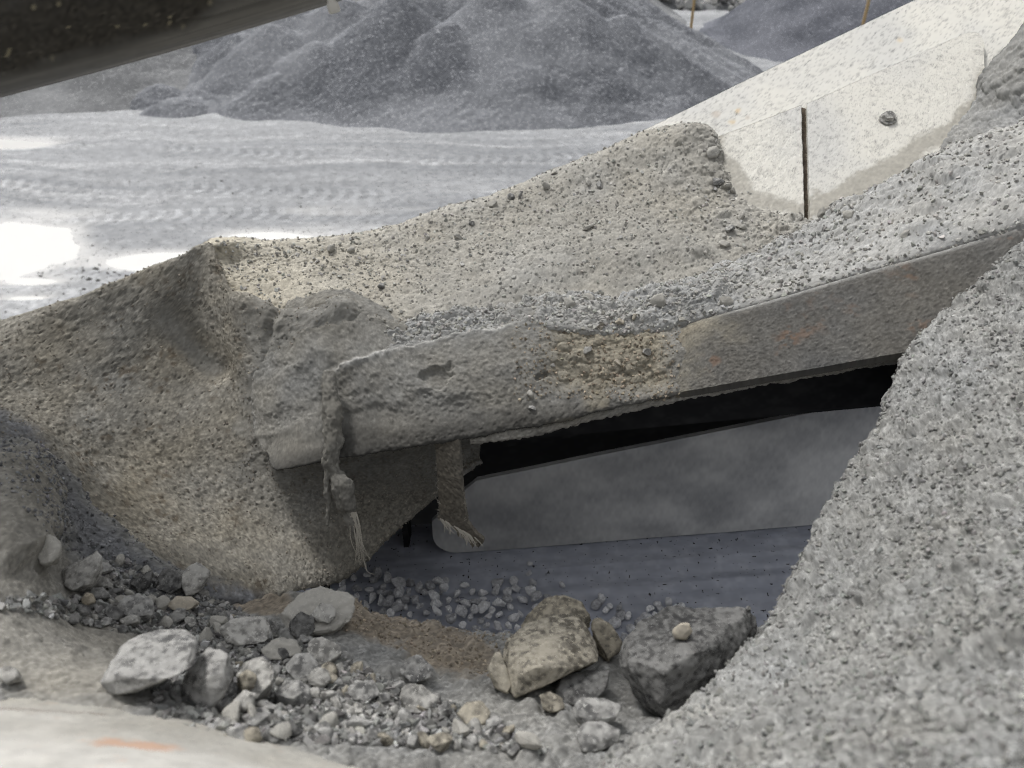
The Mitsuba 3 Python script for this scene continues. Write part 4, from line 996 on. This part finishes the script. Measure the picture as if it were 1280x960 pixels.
gravel(bed, 10000, (-20, 560, 960, 960), (.0016, .0085), 'rock_grey', 'loose_grit', 'loose grey grit and chips strewn over the rubble bed', 61, lambda a, b: in_bed(a, b))
gravel(bed, 2600, (-20, 540, 300, 780), (.0012, .0042), 'rock_dark', 'dark_grit', 'strip of fine dark grit along the foot of the chute wall', 62, lambda a, b: abs(b - (560 + .86 * a)) < 55)
gravel(bed, 1100, (400, 740, 640, 850), (.0013, .0034), 'rock_tan', 'brown_grit', 'patch of fine brown grit on the lip above the belt', 63, lambda a, b: abs(b - (745 + .35 * (a - 420))) < 38)

# ------------------------------------------------------------------ crushed stone on the belt
rng = np.random.default_rng(9)
spots_ = []
def on_belt(px, py, lift):
    p = on_z(px, py, BZ)
    for _ in range(4):
        p = on_z(px, py, belt_z(p[0], p[1]) + lift)
    return p
def belt_stone(px, py, s, lift, seed, mat='stone_belt'):
    p = on_belt(px, py, lift)
    v, f = angular(900 + seed, 2, 9, (1, .62 + .3 * rng.random(), .5 + .3 * rng.random()), .08)
    m = (v @ frame(np.array([0, 0, 1]) + .5 * rng.normal(size=3), rng.random() * 6.28).T * s + p + [0, 0, s * .5], f)
    k = put('belt_stone', m, mat, smooth=30)
    return k
def hp_(px):  # upper limit of the heap of stones on the belt
    return np.interp(px, [440, 470, 520, 560, 600, 640, 665, 700], [722, 716, 728, 738, 738, 722, 728, 760])
tries = n_ = 0
while n_ < 150 and tries < 20000:
    tries += 1
    px, py = rng.uniform(425, 700), rng.uniform(712, 815)
    up_ = hp_(px)
    if py < up_ + 6 * rng.normal() * .5: continue
    depth_ = np.clip((py - up_) / 40, 0, 1)
    s = 0.0100 + 0.0085 * rng.random() ** 1.5
    if any(math.hypot(px - a, (py - b) * 1.3) < 9.6 for a, b in spots_): continue
    spots_.append((px, py))
    mt = ['stone_belt', 'stone_belt_light', 'stone_belt_dark'][int(rng.integers(3))]
    k = belt_stone(px, py, s, 0.0 + 0.045 * depth_ * rng.random(), n_, mt)
    row_ = 'at the back edge' if py < up_ + 10 else 'in the middle' if py < up_ + 32 else 'at the front'
    col_ = 'shaded left end' if px < 490 else 'left part' if px < 540 else 'middle' if px < 590 else 'right part' if px < 640 else 'right end'
    tag(k, f"{'small' if s < .0118 else 'middling' if s < .0145 else 'larger'} {dict(stone_belt='grey', stone_belt_light='pale', stone_belt_dark='dark')[mt]} crushed stone {row_} of the belt drift, {col_}", 'stone', 'crushed stones drifted on the belt')
    n_ += 1
for i, (px, py) in enumerate([(752, 752), (762, 760), (775, 772), (768, 782), (757, 765), (745, 758), (790, 790), (785, 772), (800, 782), (808, 776), (818, 774), (825, 764), (836, 756), (812, 764), (828, 772), (843, 768), (795, 798), (806, 792), (822, 758), (850, 762), (780, 800), (815, 786), (840, 776), (774, 762)]):
    mt = ['stone_belt', 'stone_belt_light', 'stone_belt_dark'][i % 3]
    k = belt_stone(px, py, 0.010 + .007 * rng.random(), 0.004, 300 + i, mt)
    tag(k, f"{['grey', 'pale', 'dark'][i % 3]} crushed stone on the belt {'beside the rounded tan rock' if px < 772 else 'behind the brown slab' if px < 803 else 'left behind the largest dark lump' if px < 825 else 'close behind the largest dark lump'}, {'farther' if py < 766 else 'nearer' if py > 780 else 'middle'} row", 'stone', 'crushed stones on the belt at right')
for px, py, s, l in [(498, 733, .022, 'largest flat dark stone in the drift on the belt'), (557, 728, .011, 'single grey stone at the upper edge of the drift on the belt'),
                     (662, 706, .009, 'upper of two small stones alone in the middle of the belt'), (661, 718, .009, 'lower of two small stones alone in the middle of the belt'),
                     (703, 733, .010, 'dark stone alone on the belt above the rounded tan rock'), (500, 727, .008, 'bright chip beside the largest dark stone on the belt')]:
    k = belt_stone(px, py, s, 0.002, int(px))
    tag(k, l, 'stone')

# ------------------------------------------------------------------ stones on the ridge and on the dust heap
P_ = [(650, 245, .017, 'dark pointed stone on the crest of the dirt ridge, left of the flat stones'), (682, 234, .018, 'squarish stone just under the crest of the dirt ridge'), (735, 229, .018, 'flat dark stone, left of a touching pair near the ridge crest'),
      (748, 231, .018, 'grey stone, right of a touching pair near the ridge crest'), (736, 284, .021, 'pale stone alone in the middle of the ridge face'), (618, 257, .018, 'pale flat chip near the left part of the ridge crest'),
      (640, 247, .014, 'pale chip beside the dark pointed stone on the crest'), (694, 216, .013, 'thin dark stone lying right on the ridge crest'), (535, 298, .012, 'small stone on the ridge face left of centre'), (476, 358, .014, 'pale little stone low on the ridge face near the mud drape'),
      (412, 312, .018, 'left of two flat shards below the ridge crest at left'), (440, 314, .018, 'right of two flat shards below the ridge crest at left'), (590, 280, .012, 'small flake on the ridge face below the pale flat chip'), (572, 297, .012, 'flake half sunk in the ridge face'),
      (890, 190, .024, 'grey lump at the upper right end of the ridge, touching the pale wall'), (896, 226, .024, 'largest stone in the cluster against the pale liner plate'), (909, 231, .015, 'middle stone in the cluster against the pale liner plate'), (915, 240, .017, 'narrow pale stone, lowest in the cluster against the liner plate'), (893, 236, .011, 'small stone under the largest one of the cluster by the liner plate'),
      (925, 271, .016, 'pale stone at the foot of the cluster, near the slot'), (924, 283, .016, 'grey stone below the pale stone at the ridge foot'), (912, 288, .018, 'dusty lump at the right foot of the ridge'), (905, 305, .018, 'lower dusty lump at the right foot of the ridge')]
for i, (px, py, s, l) in enumerate(P_):
    p, nn = spot(ridge, px, py)
    k = put('ridge_stone', stone_on(p, nn, s * .78, 600 + i, sink=.12, sub=3, cuts=9, rough=.09), ['stone_dust', 'rock_grey'][i % 3 == 0], smooth=35)
    tag(k, l, 'stone')
Q_ = [(640, 387, .021, 'rock_pale', 'rounded pale dust ball on the heap above the left crust'), (712, 381, .028, 'stone_dust', 'largest pale rounded lump on the heap, above the yellowish fill'), (734, 372, .022, 'stone_dust', 'dusty lump right behind the largest pale one on the heap'), (826, 378, .028, 'stone_dust', 'smooth pale hump of dust above the left end of the bare plate'),
      (908, 377, .020, 'stone_dust', 'dark-edged flat lump on the heap above the bare plate'), (1043, 262, .015, 'rock_pale', 'whitest little stone at the foot of the slot'), (1060, 270, .020, 'stone_dust', 'grey lump right of the whitest stone by the slot'), (1026, 262, .020, 'stone_dust', 'dusty lump left of the whitest stone by the slot'),
      (775, 404, .014, 'rock_ochre', 'ochre stone, upper right of the yellowish fill'), (752, 408, .013, 'rock_tan', 'brownish stone left of the ochre stone in the fill'), (1135, 293, .018, 'stone_dust', 'small ragged clod on the heap above the middle of the bare plate'), (795, 396, .011, 'rock_tan', 'little brown chip at the top of the yellowish fill'),
      (700, 394, .010, 'rock_pale', 'pale chip at the front of the heap left of the fill'), (668, 386, .010, 'stone_dust', 'thin flake right of the rounded pale dust ball')]
for i, (px, py, s, mt, l) in enumerate(Q_):
    p, nn = spot(hp, px, py)
    k = put('heap_stone', stone_on(p, nn, s * .8, 700 + i, sink=.15, sub=3, cuts=6, rough=.12), mt, smooth=35)
    tag(k, l, 'stone')
mk = [k for k in SHEETS if k.endswith('mud_crust')][0]
for i, (px, py, s, mt, l) in enumerate([(735, 438, .012, 'rock_pale', 'pale upright chip in the middle of the yellowish fill'), (808, 438, .011, 'rock_pale', 'pale pebble at the right side of the yellowish fill'), (690, 455, .006, 'rock_pale', 'tiny white pebble at the left edge of the yellowish fill'), (666, 511, .010, 'rock_grey', 'grey pebble stuck low in the mud crust'), (663, 493, .010, 'stone_dust', 'dusty pebble stuck in the mud crust above the grey one'), (770, 452, .010, 'rock_ochre', 'ochre clod in the lower part of the fill')]):
    p, nn = spot(mk, px, py)
    k = put('embedded_pebble', stone_on(p, nn, s, 800 + i, sink=.2, sub=2, rough=.1), mt, smooth=35)
    tag(k, l, 'pebble')
gravel(hp, 5500, (440, 150, 1300, 425), (.0015, .0065), 'stone_dust', 'heap_grit', 'loose pebbles and grit on the dust heap along the deflector', 64)
gravel(ridge, 6500, (270, 150, 1040, 400), (.0012, .0058), 'stone_dust', 'ridge_grit', 'loose chips lying on the face of the dirt ridge', 65)

gravel(wl, 8000, (-20, 300, 620, 740), (.0009, .0028), 'sand', 'wall_grit', 'coarse sandy grains stuck to the chute wall', 66)
gravel(fl, 11000, (690, 240, 1330, 1000), (.0010, .0048), 'pale', 'cheek_grit', 'crumbs of dust stuck to the near dusty cheek', 67)
gravel(mk, 1500, (640, 400, 850, 500), (.0010, .0045), 'rock_tan', 'fill_grit', 'yellowish crumbs in the fill between mud crust and bare plate', 68)

# ------------------------------------------------------------------ the frayed strap and the rag of mud under the deflector
pl = (at(560, 600, 1.375), np.array([-0.42, -0.9, 0.10]))
def strap_col(v): return dusty(v, [0.155, 0.142, 0.120], 131, .6)
ol = [(543, 551), (573, 549), (574, 560), (577, 600), (580, 630), (584, 652), (590, 661), (596, 668), (604, 674), (603, 680), (597, 677), (599, 684), (593, 680), (591, 685), (586, 676), (583, 670), (580, 674), (576, 668), (573, 671), (570, 662), (566, 657), (561, 658), (555, 652), (546, 647), (549, 641), (547, 600), (545, 565)]
plate(ol, pl, 0.008, 'dust', 'rubber_strap', color=(strap_col, lambda v: 2 * fb(v, .006, 3, 132) + .6), refine=.004, rough=0.0016)
tag('rubber_strap', 'strip of fabric-reinforced rubber with a frayed end hanging below the deflector plate', 'rubber strap')
def thread(pts, r, parent, name):
    p = resample([at(*q) for q in pts] if False else np.array([at(*q) for q in pts]), 14)
    t = np.gradient(p, axis=0); t /= np.linalg.norm(t, axis=1, keepdims=True)
    a = np.cross(t, [0.3, 1, 0.1]); a /= np.linalg.norm(a, axis=1, keepdims=True); b = np.cross(t, a)
    an = np.arange(5) * 2 * math.pi / 5
    rr = np.linspace(r, r * .35, 14)[:, None, None]
    v = (p[:, None] + rr * (np.cos(an)[None, :, None] * a[:, None] + np.sin(an)[None, :, None] * b[:, None])).reshape(-1, 3)
    i, j = np.meshgrid(np.arange(13), np.arange(5), indexing='ij')
    q = np.stack([i * 5 + j, i * 5 + (j + 1) % 5, (i + 1) * 5 + (j + 1) % 5, (i + 1) * 5 + j], -1).reshape(-1, 4)
    return v, np.vstack([q[:, [0, 1, 2]], q[:, [0, 2, 3]]])
rng = np.random.default_rng(14)
simple('fibre', [0.36, 0.34, 0.295], 0.95, 0.1)
th = []
for k in range(26):
    t = rng.random()
    x0, y0 = 550 + 44 * t, 648 + 24 * t
    th.append(thread([(x0, y0, 1.374), (x0 + 3 + 4 * rng.random(), y0 + 6, 1.372), (x0 + 3 + 9 * rng.random(), y0 + 9 + 9 * rng.random(), 1.37)], .0014, None, ''))
for k in range(40):                                       # short fluff along both cut edges
    t = rng.random(); y0 = 545 + 105 * t
    x0 = (543 + 5 * t) if k % 3 == 0 else (573 + 10 * t)
    th.append(thread([(x0, y0, 1.366), (x0 + rng.normal() * 1.5, y0 + 2, 1.37), (x0 + rng.normal() * 3.5, y0 + rng.normal() * 3, 1.368)], .0006, None, ''))
put('frayed_fibres', join(th), 'fibre', 'rubber_strap')
tag('rubber_strap__frayed_fibres', 'frayed fibres along the edges and the torn end', kind='stuff')

chain = [(410, 470, 1.352, .012), (413, 495, 1.336, .016), (415, 522, 1.326, .017), (416, 556, 1.318, .0155), (413, 580, 1.318, .012), (419, 592, 1.322, .010), (428, 608, 1.316, .019), (432, 628, 1.318, .018), (435, 640, 1.32, .011), (440, 655, 1.322, .009), (448, 680, 1.328, .006), (454, 700, 1.332, .0035), (458, 712, 1.335, .002)]
def chain_mesh(ch, fine=.004):
    out = None
    for a, b in zip(ch[:-1], ch[1:]):
        h_ = m3.Manifold.batch_hull([m3.Manifold.sphere(q[3], 12).translate(at(*q[:3]).tolist()) for q in (a, b)])
        out = h_ if out is None else out + h_
    m = out.refine_to_length(fine).to_mesh()
    t = trimesh.Trimesh(m.vert_properties[:, :3], m.tri_verts, process=True)
    trimesh.smoothing.filter_taubin(t, iterations=8)
    v, n = np.array(t.vertices), np.array(t.vertex_normals)
    v = v + n * (0.012 * fb(v * [1.6, 1, .8], .016, 4, 141) + .007 * fb(v, .005, 3, 142))[:, None]
    return v, np.array(t.faces)
rv, rf = chain_mesh(chain)
r2 = chain_mesh([(408, 575, 1.318, .008), (409, 600, 1.318, .005), (411, 630, 1.32, .004), (410, 655, 1.322, .002)])
V, F = join([(rv, rf), r2])
put('mud_rag', (V, F), 'dust', smooth=True, color=dusty(V, [0.165, 0.16, 0.145], 143, .35))
tag('mud_rag', 'ragged strip of caked mud and fibre dangling over the left end of the deflector', 'mud rag')
th = [thread([(440 + 3 * rng.normal(), 640, 1.312), (446 + 4 * rng.normal(), 668, 1.316), (452 + 5 * rng.normal(), 695 + 12 * rng.random(), 1.325)], .001, None, '') for k in range(16)]
th.append(thread([(452, 690, 1.325), (456, 705, 1.327), (459, 714, 1.329), (468, 718, 1.33)], .0013, None, ''))
put('hanging_fibres', join(th), 'fibre', 'mud_rag')
tag('mud_rag__hanging_fibres', 'thin fibres trailing from the lower end', kind='stuff')

# ------------------------------------------------------------------ the dark drum over the scene at the upper left, and a spray nozzle
dd = 0.95
c0, c1 = at(-300, 0, dd), at(560, 0, dd)
e = np.array([0.961, -0.2747]); pe = np.array([-0.2747, -0.961])
def axis_pt(t):
    q = np.array([0, 97.0]) + e * t + pe * 205
    return at(q[0], q[1], dd)
t_ = np.linspace(-420, 640, 200)
ax = np.array([axis_pt(t) for t in t_])
u = ax[-1] - ax[0]; u /= np.linalg.norm(u)
w0 = np.cross(u, -FWD); w0 /= np.linalg.norm(w0)
w0 = w0 if w0[2] < 0 else -w0                               # downwards in the picture
w1 = np.cross(u, w0); w1 = w1 if w1 @ FWD < 0 else -w1      # towards the camera
phi = np.linspace(-3.1, 3.18, 260)                           # 0 = the lower outline, growing towards the camera
Rd = 205 / FPX * dd
bulge = 1 - 0.035 * ((t_ - 200) / 300) ** 2 * 0.6
bulge[-5:] = bulge[-6] * np.array([.995, .98, .93, .6, .01])
Gd_ = ax[:, None] + Rd * bulge[:, None, None] * (np.cos(phi)[None, :, None] * w0 + np.sin(phi)[None, :, None] * w1)
ph, tt = np.meshgrid(phi, t_)
Nd = normals(Gd_, EYE)
facing = (((EYE - Gd_) * (Gd_ - ax[:, None])).sum(-1) > 0)
Xd = np.where(facing[..., None], pix(Gd_.reshape(-1, 3)).reshape(Gd_.shape[:2] + (2,)), 1e6)
hit = [np.unravel_index(np.argmin(((Xd - q_) ** 2).sum(-1)), Xd.shape[:2]) for q_ in [(0, 97), (100, 72), (180, 52), (230, 38), (262, 15), (278, 1)]]
lt, lp = [t_[i_] for i_, j_ in hit], [phi[j_] for i_, j_ in hit]
sgn = 1 if lp[-1] > lp[0] else -1
lim = np.interp(tt, [-420] + lt + [420], [lp[0]] + lp + [lp[-1] + sgn * .7])
lim = lim + 0.12 * fb(Gd_, .05, 3, 151)
crust = step(-.04, .05, sgn * (ph - lim))
N = normals(Gd_)
h = 0.006 * crust + crust * (lumps(Gd_, 6000, .0012, .005, 152, .6) + .012 * fb(Gd_, .04, 3, 153)) + .0008 * fb(Gd_ , .02, 2, 154)
ln = near_line(Gd_, np.array([Gd_[np.argmin(abs(t_ - a)), np.argmin(abs(phi - b))] for a, b in [(250, .60), (285, .42), (318, .22), (335, .08)]]), .006)
h -= .006 * ln
Gd_ = Gd_ + N * h[..., None]
streak = fb(np.stack([tt * .004, ph * 26, 0 * tt], -1), 1, 3, 155)
c = np.array([0.115, 0.110, 0.098]) * (1 + 1.3 * streak[..., None] + .25 * fb(Gd_, .01, 2, 156)[..., None])
c = lerp(c, dusty(Gd_, [0.040, 0.036, 0.029], 157, .6), crust)  # gritty dirt; its dark colour also carries the shade under the drum
rr_ = np.random.default_rng(3).random(c.shape[:2])
c = lerp(c, np.array([.26, .23, .15]) * np.ones_like(c), crust * (rr_ > .985) * .8)
sheet('overhead_drum', Gd_, np.clip(c, .01, .9), 'paint', label='dirt-caked drum hanging into the upper left corner, shade painted into its dark upper part, smooth scraped band along its lower edge', category='drum')

prof = np.array([[0, .0], [.0062, .0], [.0072, .002], [.0074, .008], [.0066, .011], [.0048, .0125], [.0042, .016], [.0042, .06], [0, .06]])
mm = trimesh.creation.revolve(prof, sections=24)
v = np.array(mm.vertices)
p = at(419, 16, .92)
tilt = frame(np.array([-0.25, 0.0, 1.0]), 0)
simple('nozzle_plastic', [0.50, 0.48, 0.43], 0.5, 0.4)
put('spray_nozzle', (v @ tilt.T + p, np.array(mm.faces)), 'nozzle_plastic', smooth=40)
tag('spray_nozzle', 'small off-white spray nozzle poking down beside the dark drum at the top', 'nozzle')
